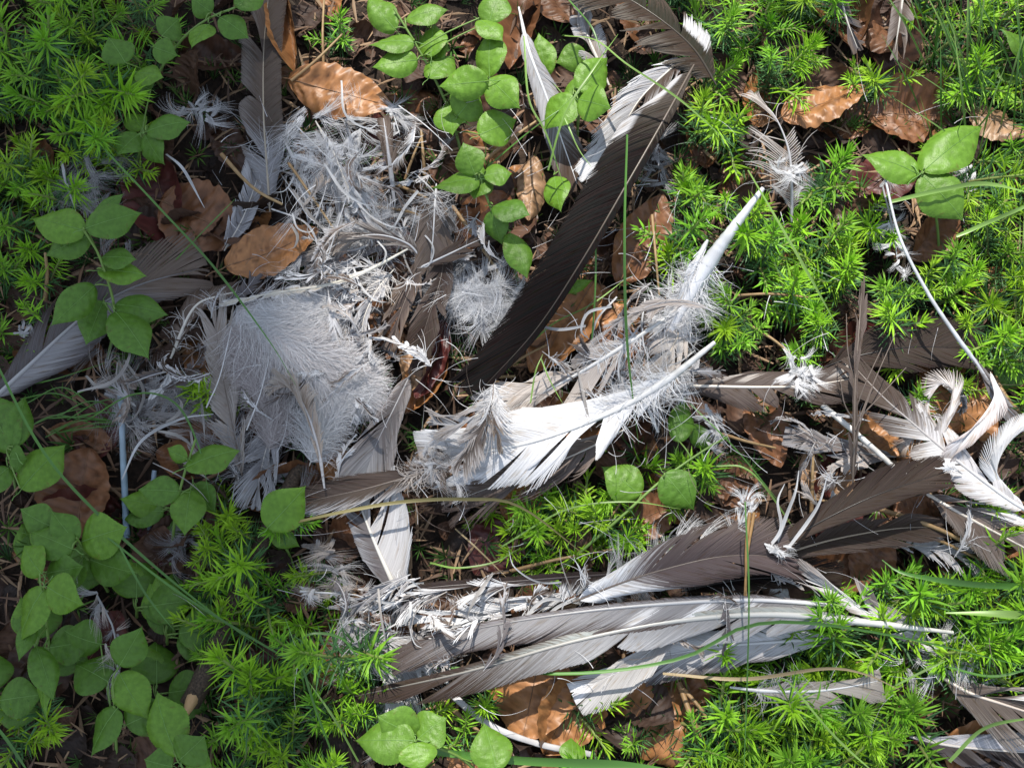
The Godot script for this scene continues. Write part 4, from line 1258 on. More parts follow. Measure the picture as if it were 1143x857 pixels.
	feather("body_feather", "loose white feather wisps in the gap above the long pair",
		[[660, 655, .02], [600, 670, .026], [530, 690, .026], [450, 690, .022]],
		{"wr": 22, "wl": 20, "near": white, "edge": offw, "quill": 0.04, "shaft": 1.3, "shaft_col": white, "angle": 24, "mess": 0.45, "gap": 2.5, "gapw": 8.0, "fray": 0.4})
	feather("tail_feather", "long grey feather with dark edges lying above its longer neighbour",
		[[936, 676, .036], [840, 670, .044], [743, 674, .048], [640, 684, .046], [540, 700, .040], [448, 722, .032]],
		{"wr": 6, "wl": 34, "near": Color(0.22, 0.21, 0.22), "edge": Color(0.066, 0.052, 0.048), "left": Color(0.23, 0.225, 0.235), "left_edge": Color(0.075, 0.059, 0.056), "quill": 0.06, "shaft": 2.6, "shaft_col": white, "shaft_tip": Color(0.058, 0.048, 0.046), "angle": 30, "angle_tip": 14, "mess": 0.09, "gap": 2.0, "gapw": 5.0, "tip": Color(0.081, 0.065, 0.061), "tip_at": 0.78, "tip_soft": 0.2,
		"bars": [[0.2, 0.02, 0.0, 0.6, -1, white], [0.3, 0.02, 0.0, 0.6, -1, white], [0.42, 0.02, 0.1, 0.6, -1, offw]]})
	feather("tail_feather", "longest pale grey feather tapering to a dark tip by the grass",
		[[1064, 706, .030], [960, 694, .040], [860, 686, .046], [750, 694, .048], [640, 716, .046], [520, 750, .040], [392, 778, .026]],
		{"wr": 8, "wl": 30, "near": Color(0.33, 0.35, 0.34), "edge": Color(0.33, 0.32, 0.3), "left": Color(0.25, 0.25, 0.262), "left_edge": Color(0.36, 0.36, 0.375), "quill": 0.16, "shaft": 3.6, "shaft_col": Color(0.6, 0.6, 0.58), "shaft_tip": Color(0.092, 0.079, 0.064), "angle": 28, "angle_tip": 12, "mess": 0.11, "gap": 2.2, "gapw": 6.0, "tip": Color(0.049, 0.037, 0.031), "tip_at": 0.64, "tip_soft": 0.2, "round_at": 0.6})
	feather("body_feather", "pale vane lobe hanging from the longest feather over the leaf litter",
		[[770, 690, .038], [740, 715, .04], [700, 745, .036], [642, 772, .028]],
		{"wr": 16, "wl": 24, "near": Color(0.38, 0.365, 0.36), "edge": Color(0.44, 0.43, 0.43), "quill": 0.02, "shaft": 0.7, "shaft_col": offw, "mess": 0.06, "angle": 22, "tip": white, "tip_at": 0.85, "round_at": 0.9})
	feather("tail_feather", "white shafted feather with dark barb ends under the long pair",
		[[935, 712, .022], [870, 716, .028], [800, 722, .03], [720, 735, .024]],
		{"wr": 20, "wl": 28, "near": white, "edge": pale, "left_edge": dgrey, "left": offw, "quill": 0.05, "shaft": 2.4, "shaft_col": white, "mess": 0.12, "gapw": 4.0, "angle": 28})
	feather("wing_feather", "white striped feather base crossing the sprigs beside the longest quill",
		[[1075, 730, .016], [1030, 712, .024], [980, 690, .03], [930, 660, .034], [885, 640, .03]],
		{"wr": 24, "wl": 14, "near": offw, "edge": Color(0.3, 0.27, 0.26), "quill": 0.05, "shaft": 1.6, "shaft_col": white, "mess": 0.25, "gapw": 4.0, "angle": 26, "bars": [[0.5, 0.06, 0.3, 1.0, 0, dgrey]]})
	feather("body_feather", "white fan feather spread under the dark tip of the longest one",
		[[378, 690, .014], [400, 705, .02], [430, 722, .022], [480, 745, .02]],
		{"wr": 34, "wl": 20, "near": grey, "edge": pale, "quill": 0.05, "shaft": 1.1, "mess": 0.3, "angle": 36, "fray": 0.4, "tip": white, "tip_at": 0.8, "down": 120, "down_col": offw})
	feather("body_feather", "white feather hanging down behind the dark tip",
		[[412, 705, .012], [430, 745, .018], [445, 785, .016], [455, 815, .012]],
		{"wr": 22, "wl": 20, "near": offw, "edge": white, "quill": 0.05, "shaft": 1.0, "mess": 0.3, "angle": 28, "fray": 0.5, "mat": M.down})
	stick("bare_quill", "flat whitish quill passing behind the bright bilberry leaf", [[498, 770, .014], [545, 808, .016], [600, 830, .014], [660, 842, .01]], 3.6, 3.0, M.quill, "quill", "", offw, pale, 0.45)
	stick("bare_quill", "bluish grey quill standing beside the oval brown leaf", [[134, 440, .026], [137, 510, .022], [141, 600, .010]], 3.2, 3.6, M.quill, "quill", "", Color(0.3, 0.38, 0.46), Color(0.2, 0.3, 0.38))
	stick("bare_quill", "second bluish quill half hidden by bilberry leaf", [[172, 525, .012], [168, 560, .010], [166, 605, .006]], 2.6, 2.6, M.quill, "quill", "", Color(0.26, 0.33, 0.42), Color(0.2, 0.28, 0.36))
	# --- bottom right
	feather("body_feather", "small grey feather with white quill lying among bright sprigs",
		[[815, 767, .028], [850, 771, .032], [900, 772, .034], [940, 768, .032], [980, 760, .028]],
		{"wr": 17, "wl": 13, "near": Color(0.36, 0.33, 0.3), "edge": Color(0.28, 0.25, 0.23), "quill": 0.2, "shaft": 2.2, "shaft_col": white, "mess": 0.14, "angle": 24, "down": 120, "down_col": pale, "down_len": 28})
	feather("wing_feather", "brown feather with white spots along its upper edge at grass",
		[[1040, 748, .020], [1080, 772, .028], [1120, 786, .032], [1165, 800, .03], [1220, 815, .026]],
		{"wr": 44, "wl": 38, "near": Color(0.109, 0.090, 0.081), "edge": Color(0.25, 0.22, 0.2), "quill": 0.1, "shaft": 2.0, "shaft_col": Color(0.56, 0.48, 0.42), "mess": 0.1, "angle": 34, "bars": [[0.34, 0.03, 0.4, 0.95, -1, white], [0.46, 0.035, 0.4, 0.95, -1, white], [0.6, 0.03, 0.4, 0.95, -1, white]]})
	feather("wing_feather", "dark grey barred feather beneath the white spotted one",
		[[1015, 822, .010], [1060, 832, .016], [1120, 838, .018], [1180, 842, .016]],
		{"wr": 24, "wl": 22, "near": Color(0.081, 0.071, 0.069), "edge": dgrey, "left": Color(0.5, 0.49, 0.52), "left_edge": grey, "quill": 0.05, "shaft": 1.8, "shaft_col": Color(0.6, 0.56, 0.52), "mess": 0.12, "angle": 30, "bars": [[0.3, 0.05, 0.2, 1.0, 1, Color(0.035, 0.029, 0.029)], [0.55, 0.05, 0.2, 1.0, 1, Color(0.035, 0.029, 0.029)]]})
	feather("body_feather", "bluish white feather scrap beside the bright sprig cluster",
		[[945, 805, .02], [930, 790, .024], [915, 780, .024]],
		{"wr": 8, "wl": 12, "near": Color(0.5, 0.55, 0.6), "edge": pale, "quill": 0.05, "mess": 0.3, "shaft": 0.9})
	# --- upper right
	feather("plume", "wispy grey brown plume arching among the bright sprigs",
		[[884, 248, .034], [884, 205, .046], [880, 165, .052], [864, 128, .054], [842, 108, .05]],
		{"wr": 26, "wl": 50, "spacing": 2.6, "bw": 0.22, "near": Color(0.33, 0.30, 0.28), "edge": Color(0.42, 0.39, 0.37), "quill": 0.1, "shaft": 2.0, "shaft_col": pale, "mess": 0.35, "angle": 46, "gap": 3.0, "gapw": 9.0, "curl": 0.7, "fray": 0.3})
	feather("body_feather", "dark feather shreds shaded behind sprigs at grass clump",
		[[935, -20, .03], [945, 20, .034], [958, 55, .03]],
		{"wr": 16, "wl": 14, "near": dgrey, "edge": lbrown, "quill": 0.05, "mess": 0.4, "gapw": 4.0})
	feather("body_feather", "brown feather shreds hanging beside the grass clump",
		[[1010, -20, .034], [1005, 20, .038], [998, 65, .032]],
		{"wr": 14, "wl": 18, "near": lbrown, "edge": Color(0.26, 0.22, 0.2), "quill": 0.05, "mess": 0.4, "gapw": 4.0})
	feather("body_feather", "grey brown shreds behind grass and black feather base",
		[[680, 95, .024], [660, 50, .028], [645, 10, .026], [640, -30, .024]],
		{"wr": 22, "wl": 18, "near": Color(0.25, 0.22, 0.2), "edge": pale, "quill": 0.1, "mess": 0.4, "gapw": 3.0, "angle": 30})
	blade("thin pale barb ribbon beside bilberry and dark brown leaf", [[185, 172, .03], [205, 190, .032], [228, 232, .026]], 4.5, M.ribbon, null, "barb_ribbon", "barb ribbon")
	blade("curved white barb ribbon near shaded spruce", [[68, 180, .03], [74, 205, .032], [84, 235, .028]], 4.5, M.ribbon, null, "barb_ribbon", "barb ribbon")
	blade("white forked barb ribbon over the curled grey down", [[136, 535, .024], [158, 492, .032], [200, 468, .034], [238, 462, .03]], 4.5, M.ribbon, null, "barb_ribbon", "barb ribbon")
	# torn scraps of small feathers that fill the heap
	var sr := RandomNumberGenerator.new()
	sr.seed = 8801
	var zones := [[PackedVector2Array([Vector2(310, 120), Vector2(440, 130), Vector2(560, 260), Vector2(560, 360), Vector2(430, 400), Vector2(330, 320)]), 34, "torn feather scrap in the tangled heap below the folded leaf", "feather scraps in the tangled heap"],
		[PackedVector2Array([Vector2(235, 330), Vector2(420, 330), Vector2(430, 500), Vector2(300, 560), Vector2(240, 520)]), 18, "torn feather scrap on the white downy heap", "feather scraps on the white heap"],
		[PackedVector2Array([Vector2(360, 640), Vector2(520, 650), Vector2(500, 760), Vector2(390, 760)]), 10, "torn feather scrap at the tips of the long pair", "feather scraps at the long pair"],
		[PackedVector2Array([Vector2(860, 430), Vector2(1110, 430), Vector2(1120, 620), Vector2(900, 560)]), 14, "torn feather scrap among the crossing brown feathers", "feather scraps among brown feathers"],
		[PackedVector2Array([Vector2(660, 330), Vector2(790, 330), Vector2(780, 450), Vector2(560, 480)]), 12, "torn feather scrap around the pale shafts", "feather scraps around pale shafts"],
		[PackedVector2Array([Vector2(480, 650), Vector2(900, 630), Vector2(900, 710), Vector2(480, 740)]), 16, "torn feather scrap caught in the long pair", "feather scraps caught in the long pair"],
		[PackedVector2Array([Vector2(80, 400), Vector2(230, 420), Vector2(230, 540), Vector2(120, 520)]), 8, "torn feather scrap in the curled grey down", "feather scraps in the grey down"]]
	var pal := [lbrown, brown, grey, pale, offw, white, beige, dgrey]
	for z in zones:
		var made := 0
		while made < z[1]:
			var c := Vector2(sr.randf_range(60, 1120), sr.randf_range(100, 780))
			if not in_poly(c, z[0]):
				continue
			made += 1
			var a := sr.randf_range(0, TAU)
			var l := sr.randf_range(18, 62)
			var bend := sr.randf_range(-0.9, 0.9)
			var h := sr.randf_range(0.018, 0.046)
			var p0 := c - Vector2(cos(a), sin(a)) * l * 0.5
			var p1 := c
			var p2 := c + Vector2(cos(a + bend), sin(a + bend)) * l * 0.5
			var p3 := p2 + Vector2(cos(a + bend * 2.0), sin(a + bend * 2.0)) * l * 0.3
			var col: Color = pal[sr.randi() % pal.size()]
			feather("feather_scrap", z[2], [[p0.x, p0.y, h], [p1.x, p1.y, h + 0.005], [p2.x, p2.y, h + 0.004], [p3.x, p3.y, h - 0.002]],
				{"wr": sr.randf_range(2, 12), "wl": sr.randf_range(2, 12), "near": col, "edge": pal[sr.randi() % pal.size()], "quill": sr.randf_range(0.02, 0.3), "shaft": sr.randf_range(0.4, 1.1), "shaft_col": pale, "mess": sr.randf_range(0.2, 0.7), "angle": sr.randf_range(16, 44), "gap": 2.0, "gapw": sr.randf_range(2, 8), "fray": 0.5, "curl": sr.randf_range(-0.5, 0.5), "down": sr.randi_range(0, 16), "down_len": sr.randf_range(14, 34), "down_col": [pale, offw, white, grey][sr.randi() % 4], "salt": made}, "feather scrap", z[3])
	# long flat white strands lying in the heap
	sr.seed = 5521
	for z in [[PackedVector2Array([Vector2(310, 120), Vector2(440, 130), Vector2(500, 230), Vector2(480, 330), Vector2(330, 320)]), 24, "flat white barb strand in the tangled heap below the folded leaf", "flat strands in the tangled heap", 1.2],
		[PackedVector2Array([Vector2(400, 650), Vector2(700, 640), Vector2(640, 690), Vector2(420, 740)]), 22, "flat white barb strand in the gap above the long pair", "flat strands above the long pair", 2.6],
		[PackedVector2Array([Vector2(620, 350), Vector2(790, 330), Vector2(770, 460), Vector2(640, 450)]), 16, "flat white barb strand around the pale shafts", "flat strands around pale shafts", 2.4],
		[PackedVector2Array([Vector2(90, 410), Vector2(230, 430), Vector2(220, 530), Vector2(130, 540)]), 12, "flat barb strand greyed for shade in the curled grey down", "flat strands in the grey down", 0.6]]:
		var made := 0
		while made < z[1]:
			var c := Vector2(sr.randf_range(60, 1120), sr.randf_range(100, 780))
			if not in_poly(c, z[0]):
				continue
			made += 1
			var a: float = z[4] + sr.randfn(0.0, 0.7)
			var l := sr.randf_range(26, 86)
			var bend := sr.randf_range(-1.0, 1.0)
			var h := sr.randf_range(0.022, 0.044)
			var p0 := c - Vector2(cos(a), sin(a)) * l * 0.5
			var p2 := c + Vector2(cos(a + bend), sin(a + bend)) * l * 0.4
			var p3 := p2 + Vector2(cos(a + bend * 2.2), sin(a + bend * 2.2)) * l * 0.25
			blade(z[2], [[p0.x, p0.y, h - 0.004], [c.x, c.y, h + 0.004], [p2.x, p2.y, h + 0.003], [p3.x, p3.y, h - 0.004]], sr.randf_range(1.6, 5.0), M.ribbon if sr.randf() < 0.65 and not z[2].contains("grey") else M.ribbon_grey, null, "barb_strand", "barb strand", z[3])  # strands in the grey down are all grey: shade put into their colour
	# single loose fibres strewn over everything in the plucked patch
	rng.seed = 7771
	var fb := MB.new()
	for k in 520:
		var c := Vector2(rng.randf_range(230, 1120), rng.randf_range(110, 800))
		if rng.randf() < 0.5:
			c = Vector2(rng.randf_range(240, 800), rng.randf_range(120, 560))
		var a := rng.randf_range(0, TAU)
		var at := P(c.x, c.y, rng.randf_range(0.02, 0.05))
		strand(fb, at, Vector3(cos(a), rng.randf_range(-0.2, 0.2), sin(a)).normalized(), rng.randf_range(16, 64) * MM, rng.randf_range(0.16, 0.4) * MM, [white, offw, pale, lbrown][rng.randi() % 4], Vector3(rng.randfn(0.0, 1.0), 0.0, rng.randfn(0.0, 1.0)) * 0.09, 0.03, 9)
	var fo := part("loose_fibres", fb.mesh(), M.down, self)
	fo.set_meta("kind", "stuff")
	tag(fo, "fine loose down fibres strewn over the feathers", "down fibres")
	# stiff white strands on the heap
	var st := [
		[[[445, 118, .04], [475, 140, .044], [505, 168, .04]], "straight white barb from the knot to bilberry"],
		[[[322, 210, .034], [345, 240, .036], [372, 262, .034]], "thin white barb crossing the tangled strands"],
		[[[330, 140, .036], [365, 175, .04], [395, 200, .038]], "white barb lying over the strand heap"],
		[[[365, 290, .034], [385, 225, .042], [408, 160, .04]], "long pale barb leaning across the strand heap"],
		[[[275, 480, .04], [290, 440, .046], [300, 400, .044]], "thin shaft piece on the white down"],
		[[[230, 455, .034], [245, 420, .04], [258, 365, .036]], "thin pale shaft lying on the faded brown feather"],
		[[[350, 250, .036], [362, 215, .04], [372, 175, .04]], "flat white barb standing in the strands"],
	]
	for q in [[955, 480, 1000, 372], [956, 455, 985, 388], [954, 500, 975, 430], [953, 470, 938, 420], [955, 430, 945, 350], [956, 470, 1012, 410]]:
		st.append([[[q[0], q[1], .054], [(q[0] + q[2]) * 0.5 - 3, (q[1] + q[3]) * 0.5 + 4, .062], [q[2], q[3], .066]], "stray dark barb spreading from the vertical plume"])
	for s in st:
		stick("barb_strand", s[1], s[0], 0.85, 0.4, M.quill, "barb", "stray plume barbs" if s[1].begins_with("stray") else "", lbrown if s[1].begins_with("stray") else offw, lbrown if s[1].begins_with("stray") else offw)

# ---------------------------------------------------------------- plants
func plants() -> void:
	# bilberry: leaves as [base x, y, tip x, y, width, height]
	shrub("shaded bilberry shoot with eight leaves over the slate feather", [[120, 400, .004], [128, 350, .03], [112, 290, .055], [94, 258, .07]], [
		[92, 256, 32, 242, 40, .070], [94, 254, 158, 236, 40, .074], [98, 262, 48, 286, 32, .062], [112, 286, 152, 288, 30, .056], [108, 300, 164, 306, 36, .054], [106, 318, 56, 364, 40, .048], [128, 345, 166, 398, 40, .042], [128, 338, 188, 350, 40, .038], [115, 335, 95, 385, 40, .03], [96, 250, 136, 214, 24, .060]], 1)
	shrub("bilberry shoot at the picture edge under crossing grass", [[20, 560, .004], [12, 520, .02], [8, 500, .04]], [
		[12, 502, -18, 436, 44, .046], [14, 498, 28, 440, 30, .046], [10, 512, 30, 512, 34, .044], [22, 545, 72, 494, 42, .040], [8, 520, -30, 560, 40, .038]], 1)
	shrub("bilberry shoot growing by the bluish quill with round leaf", [[190, 630, .004], [196, 570, .03], [205, 530, .045], [218, 490, .055]], [
		[200, 548, 152, 546, 34, .044], [205, 520, 268, 500, 42, .056], [212, 545, 205, 598, 40, .04], [208, 512, 185, 500, 18, .055], [216, 540, 240, 575, 30, .03]], 0)
	shrub("single bright bilberry leaf above the cut twig", [[330, 640, .004], [318, 610, .02], [302, 590, .04]], [[298, 590, 342, 542, 42, .052], [300, 592, 335, 610, 26, .03]], 2)
	shrub("bilberry shoot with folded pale leaf beside the hanging grey down", [[60, 780, .004], [52, 700, .03], [48, 655, .06]], [
		[46, 656, 18, 718, 46, .062], [50, 655, 92, 676, 40, .066], [44, 640, 24, 608, 36, .058], [50, 640, 92, 632, 40, .05], [36, 690, 20, 738, 22, .05], [40, 720, 60, 782, 30, .045], [46, 730, 48, 806, 26, .04]], 1)
	shrub("leafy bilberry shoot below the oval brown leaf", [[120, 660, .004], [100, 625, .03], [85, 600, .05]], [
		[88, 605, 140, 588, 48, .048], [84, 605, 56, 570, 34, .05], [80, 612, 32, 592, 36, .054], [98, 625, 150, 640, 44, .04], [90, 622, 70, 665, 40, .04], [60, 590, 20, 568, 32, .045]], 1)
	shrub("shaded bilberry shoot under the hanging grey down", [[130, 857, .004], [128, 800, .03], [125, 760, .045]], [
		[132, 745, 158, 700, 36, .048], [132, 752, 165, 805, 40, .045], [128, 790, 98, 845, 46, .04], [140, 810, 188, 785, 46, .036], [120, 760, 82, 740, 44, .03], [112, 720, 70, 705, 50, .026]], 1)
	shrub("bilberry leaves standing beside the pale cut twig end", [[190, 880, .004], [192, 840, .03], [198, 815, .04]], [
		[196, 845, 172, 772, 44, .046], [198, 850, 228, 822, 44, .05], [192, 856, 160, 848, 40, .04], [205, 858, 240, 868, 40, .04]], 1)
	shrub("bilberry shoot at top with bright leaf pair near spruce", [[150, 130, .004], [190, 60, .03], [225, 25, .05], [270, 5, .06]], [
		[232, 25, 212, 52, 34, .058], [245, 18, 278, 42, 34, .062], [262, 6, 298, -14, 30, .064], [180, 40, 200, 20, 32, .045], [170, 52, 198, 62, 30, .05], [150, 80, 182, 85, 32, .04], [140, 70, 120, 40, 36, .045], [236, 14, 212, -4, 28, .055]], 1)
	shrub("bilberry shoot in shade beside the fallen white ribbon", [[150, 190, .004], [158, 160, .03], [165, 140, .04]], [
		[162, 145, 212, 134, 34, .046], [160, 150, 182, 184, 36, .042], [155, 148, 130, 172, 40, .036], [158, 142, 140, 124, 28, .03], [168, 100, 142, 88, 30, .03]], 1)
	shrub("lush bilberry shoot beside the folded tan leaf", [[520, 190, .004], [500, 120, .03], [470, 60, .05], [440, 10, .06]], [
		[440, 32, 408, -6, 34, .060], [452, 20, 500, 8, 40, .058], [462, 45, 410, 48, 36, .062], [466, 66, 414, 74, 36, .060], [480, 62, 484, 25, 38, .055], [488, 70, 482, 28, 34, .05], [478, 85, 508, 60, 36, .056], [545, 90, 488, 96, 36, .064], [545, 86, 580, 120, 42, .060], [545, 85, 548, 30, 40, .058], [510, 130, 535, 100, 42, .045], [500, 115, 505, 150, 44, .040], [535, 150, 578, 132, 40, .050], [545, 25, 560, -12, 46, .06], [535, 20, 562, 44, 34, .062]], 2)
	shrub("bilberry shoot with bright leaves behind the lilac feather", [[640, 200, .004], [645, 140, .03], [640, 100, .05]], [
		[640, 105, 605, 145, 46, .058], [648, 100, 680, 62, 44, .060], [645, 110, 682, 120, 44, .060], [632, 115, 660, 80, 30, .05], [618, 195, 625, 235, 34, .035], [610, 85, 600, 35, 34, .04], [655, 60, 620, 70, 36, .03]], 2)
	shrub("toothed leaf shoot climbing beside the black feather", [[580, 320, .004], [565, 270, .03], [545, 225, .05], [535, 195, .06]], [
		[535, 198, 480, 208, 36, .064], [530, 195, 516, 158, 36, .066], [540, 195, 572, 192, 34, .064], [538, 200, 528, 222, 30, .06], [550, 228, 592, 238, 36, .058], [548, 235, 560, 274, 30, .054], [570, 258, 590, 310, 36, .050], [545, 215, 538, 180, 20, .06]], 0)
	shrub("three leaved green plant standing among sprigs", [[1050, 300, .004], [1045, 240, .03], [1030, 192, .062]], [
		[1028, 193, 962, 170, 46, .066, 0.1], [1032, 188, 1100, 136, 46, .070, -0.2], [1030, 194, 1078, 246, 48, .068, 0.15]], 2)
	shrub("trailing shoot with round leaves below the white quill", [[620, 640, .010], [690, 580, .028], [740, 535, .034], [790, 500, .034], [812, 488, .03]], [
		[716, 552, 672, 520, 44, .030], [742, 528, 776, 570, 44, .040], [758, 492, 766, 440, 28, .034], [790, 500, 770, 470, 22, .02], [690, 575, 655, 590, 30, .02]], 0)
	shrub("bright bilberry leaf cluster lit below the longest feather", [[560, 900, .004], [520, 850, .03], [465, 826, .05]], [
		[462, 826, 394, 826, 46, .056, 0.2], [466, 822, 420, 800, 40, .050], [466, 824, 498, 800, 40, .052], [464, 828, 470, 862, 34, .058], [555, 860, 540, 805, 48, .056]], 2)
	shrub("small round leaf by the brown beech leaf foot", [[642, 868, .004], [640, 850, .02]], [[640, 850, 638, 822, 26, .026]], 0)
	shrub("bilberry leaf half hidden by sprigs beside the bare quill", [[1150, 430, .004], [1135, 415, .012]], [[1150, 425, 1105, 402, 40, .016], [1150, 60, 1120, 30, 44, .03], [1140, 90, 1105, 70, 40, .02]], 0)
	shrub("young leaf at the black feather edge", [[650, 330, .004], [632, 325, .024]], [[628, 325, 662, 312, 14, .028]], 2)
	# shaded leaves filling the dense left corner
	rng.seed = 404
	var fill := []
	for k in 46:
		var px := rng.randf_range(-20, 200)
		var py := rng.randf_range(560, 880)
		var a := rng.randf_range(0, TAU)
		fill.append([px, py, px + cos(a) * 48, py + sin(a) * 48, rng.randf_range(30, 44), rng.randf_range(.008, .03)])
	for k in range(0, 36, 4):
		var f: Array = fill[k]
		var ls := []
		for j in 4:
			var a := rng.randf_range(0, TAU)
			var bx: float = f[0] + cos(a) * 12
			var by: float = f[1] + sin(a) * 12
			ls.append([bx, by, bx + cos(a) * 50, by + sin(a) * 50, rng.randf_range(32, 44), float(f[5]) + rng.randf_range(-.006, .006)])
		shrub("low shaded bilberry shoot in the thicket beside the cut twig", [[f[0], f[1] + 10, .002], [f[0], f[1], f[5]]], ls, 1, "low bilberry shoots in the shade")
	# spruce sprigs
	var ko := [[920, 112, 46], [1022, 120, 52], [1040, 190, 66], [1000, 175, 40], [880, 170, 46], [840, 125, 30], [1045, 262, 26], [985, 20, 46], [1112, 130, 40], [765, 45, 42], [800, 270, 22], [830, 235, 20], [770, 310, 26], [1010, 290, 18], [1040, 340, 18], [735, 110, 26], [745, 170, 18], [1060, 40, 40], [1108, 318, 22], [715, 270, 26], [950, 350, 20]]
	sprig_field(PackedVector2Array([Vector2(742, -60), Vector2(1260, -60), Vector2(1260, 430), Vector2(1100, 420), Vector2(1070, 355), Vector2(960, 345), Vector2(900, 375), Vector2(800, 385), Vector2(745, 330), Vector2(735, 210), Vector2(760, 90)]), 20, "bright green spruce sprig in the mat around the three leaved plant", "spruce sprigs around the three leaved plant", .030, .062, ko, 125, 51)
	sprig_field(PackedVector2Array([Vector2(880, 690), Vector2(960, 650), Vector2(1010, 640), Vector2(1250, 650), Vector2(1250, 740), Vector2(1090, 735), Vector2(1000, 690), Vector2(930, 700)]), 22, "bright spruce sprig beside the base of the longest feather", "spruce sprigs at the long feather bases", .036, .058, [[960, 700, 18], [1040, 700, 18]], 34, 52)
	sprig_field(PackedVector2Array([Vector2(800, 790), Vector2(880, 785), Vector2(990, 790), Vector2(1020, 850), Vector2(1000, 930), Vector2(790, 930)]), 22, "bright spruce sprig below the small grey feather", "spruce sprigs below the small grey feather", .034, .058, [[930, 790, 12]], 34, 53)
	for s in [[965, 795], [1020, 785], [1010, 800], [905, 800], [930, 830], [868, 810], [828, 850], [700, 835], [690, 785], [660, 565], [640, 590], [600, 600], [620, 565], [578, 570], [760, 540], [795, 545], [785, 520], [640, 850], [880, 425], [885, 390], [1000, 415], [1035, 440], [905, 750], [810, 735], [790, 750], [1115, 570], [1135, 590], [700, 605], [540, 790], [520, 800], [500, 790]]:
		place_sprig(s[0], s[1], rng.randf_range(.018, .04), "small green spruce sprig growing between the feathers and brown leaves", "small sprigs between the feathers")
	sprig_field(PackedVector2Array([Vector2(740, 720), Vector2(900, 715), Vector2(1000, 730), Vector2(1000, 755), Vector2(830, 760), Vector2(740, 745)]), 26, "dark low spruce sprig under the arching grass blade", "low sprigs under the arching grass", .010, .024, [], 16, 54)
	sprig_field(PackedVector2Array([Vector2(540, 555), Vector2(700, 560), Vector2(720, 620), Vector2(560, 630)]), 26, "small green spruce sprig growing between the feathers and brown leaves", "small sprigs between the feathers", .010, .026, [[590, 600, 20]], 14, 55)
	sprig_field(PackedVector2Array([Vector2(-60, -50), Vector2(130, -50), Vector2(150, 40), Vector2(130, 130), Vector2(110, 180), Vector2(40, 190), Vector2(-60, 200)]), 22, "light tipped spruce sprig in the shaded corner thicket", "spruce sprigs in the shaded corner", .050, .080, [[0, 210, 20]], 26, 56, Vector2(0.25, 0.1))
	sprig_field(PackedVector2Array([Vector2(-60, -50), Vector2(150, -50), Vector2(150, 60), Vector2(120, 180), Vector2(-60, 220)]), 26, "low spruce sprig deep in the shaded corner thicket", "low sprigs in the shaded corner", .026, .045, [], 14, 59)
	sprig_field(PackedVector2Array([Vector2(230, 640), Vector2(340, 640), Vector2(400, 780), Vector2(400, 900), Vector2(200, 900)]), 30, "low spruce sprig under taller ones at the cut twig", "low sprigs at the cut twig", .020, .036, [], 10, 60, Vector2(-0.2, 0))
	sprig_field(PackedVector2Array([Vector2(-60, 180), Vector2(50, 190), Vector2(60, 240), Vector2(40, 330), Vector2(-60, 420)]), 24, "low spruce sprig deep in the shaded corner thicket", "low sprigs in the shaded corner", .020, .044, [], 18, 57)
	sprig_field(PackedVector2Array([Vector2(205, 575), Vector2(300, 580), Vector2(330, 700), Vector2(390, 760), Vector2(400, 900), Vector2(250, 900), Vector2(215, 760), Vector2(190, 680)]), 24, "light tipped spruce sprig growing over the cut twig", "spruce sprigs over the cut twig", .038, .070, [[210, 770, 22], [345, 650, 22]], 26, 58, Vector2(-0.25, -0.1))
	for s in [[215, 430], [255, 575], [60, 820], [40, 830], [48, 190], [112, 118], [118, 160], [380, 15], [225, 435]]:
		place_sprig(s[0], s[1], .035, "lone spruce sprig beside bilberry leaves", "lone sprigs beside bilberry")

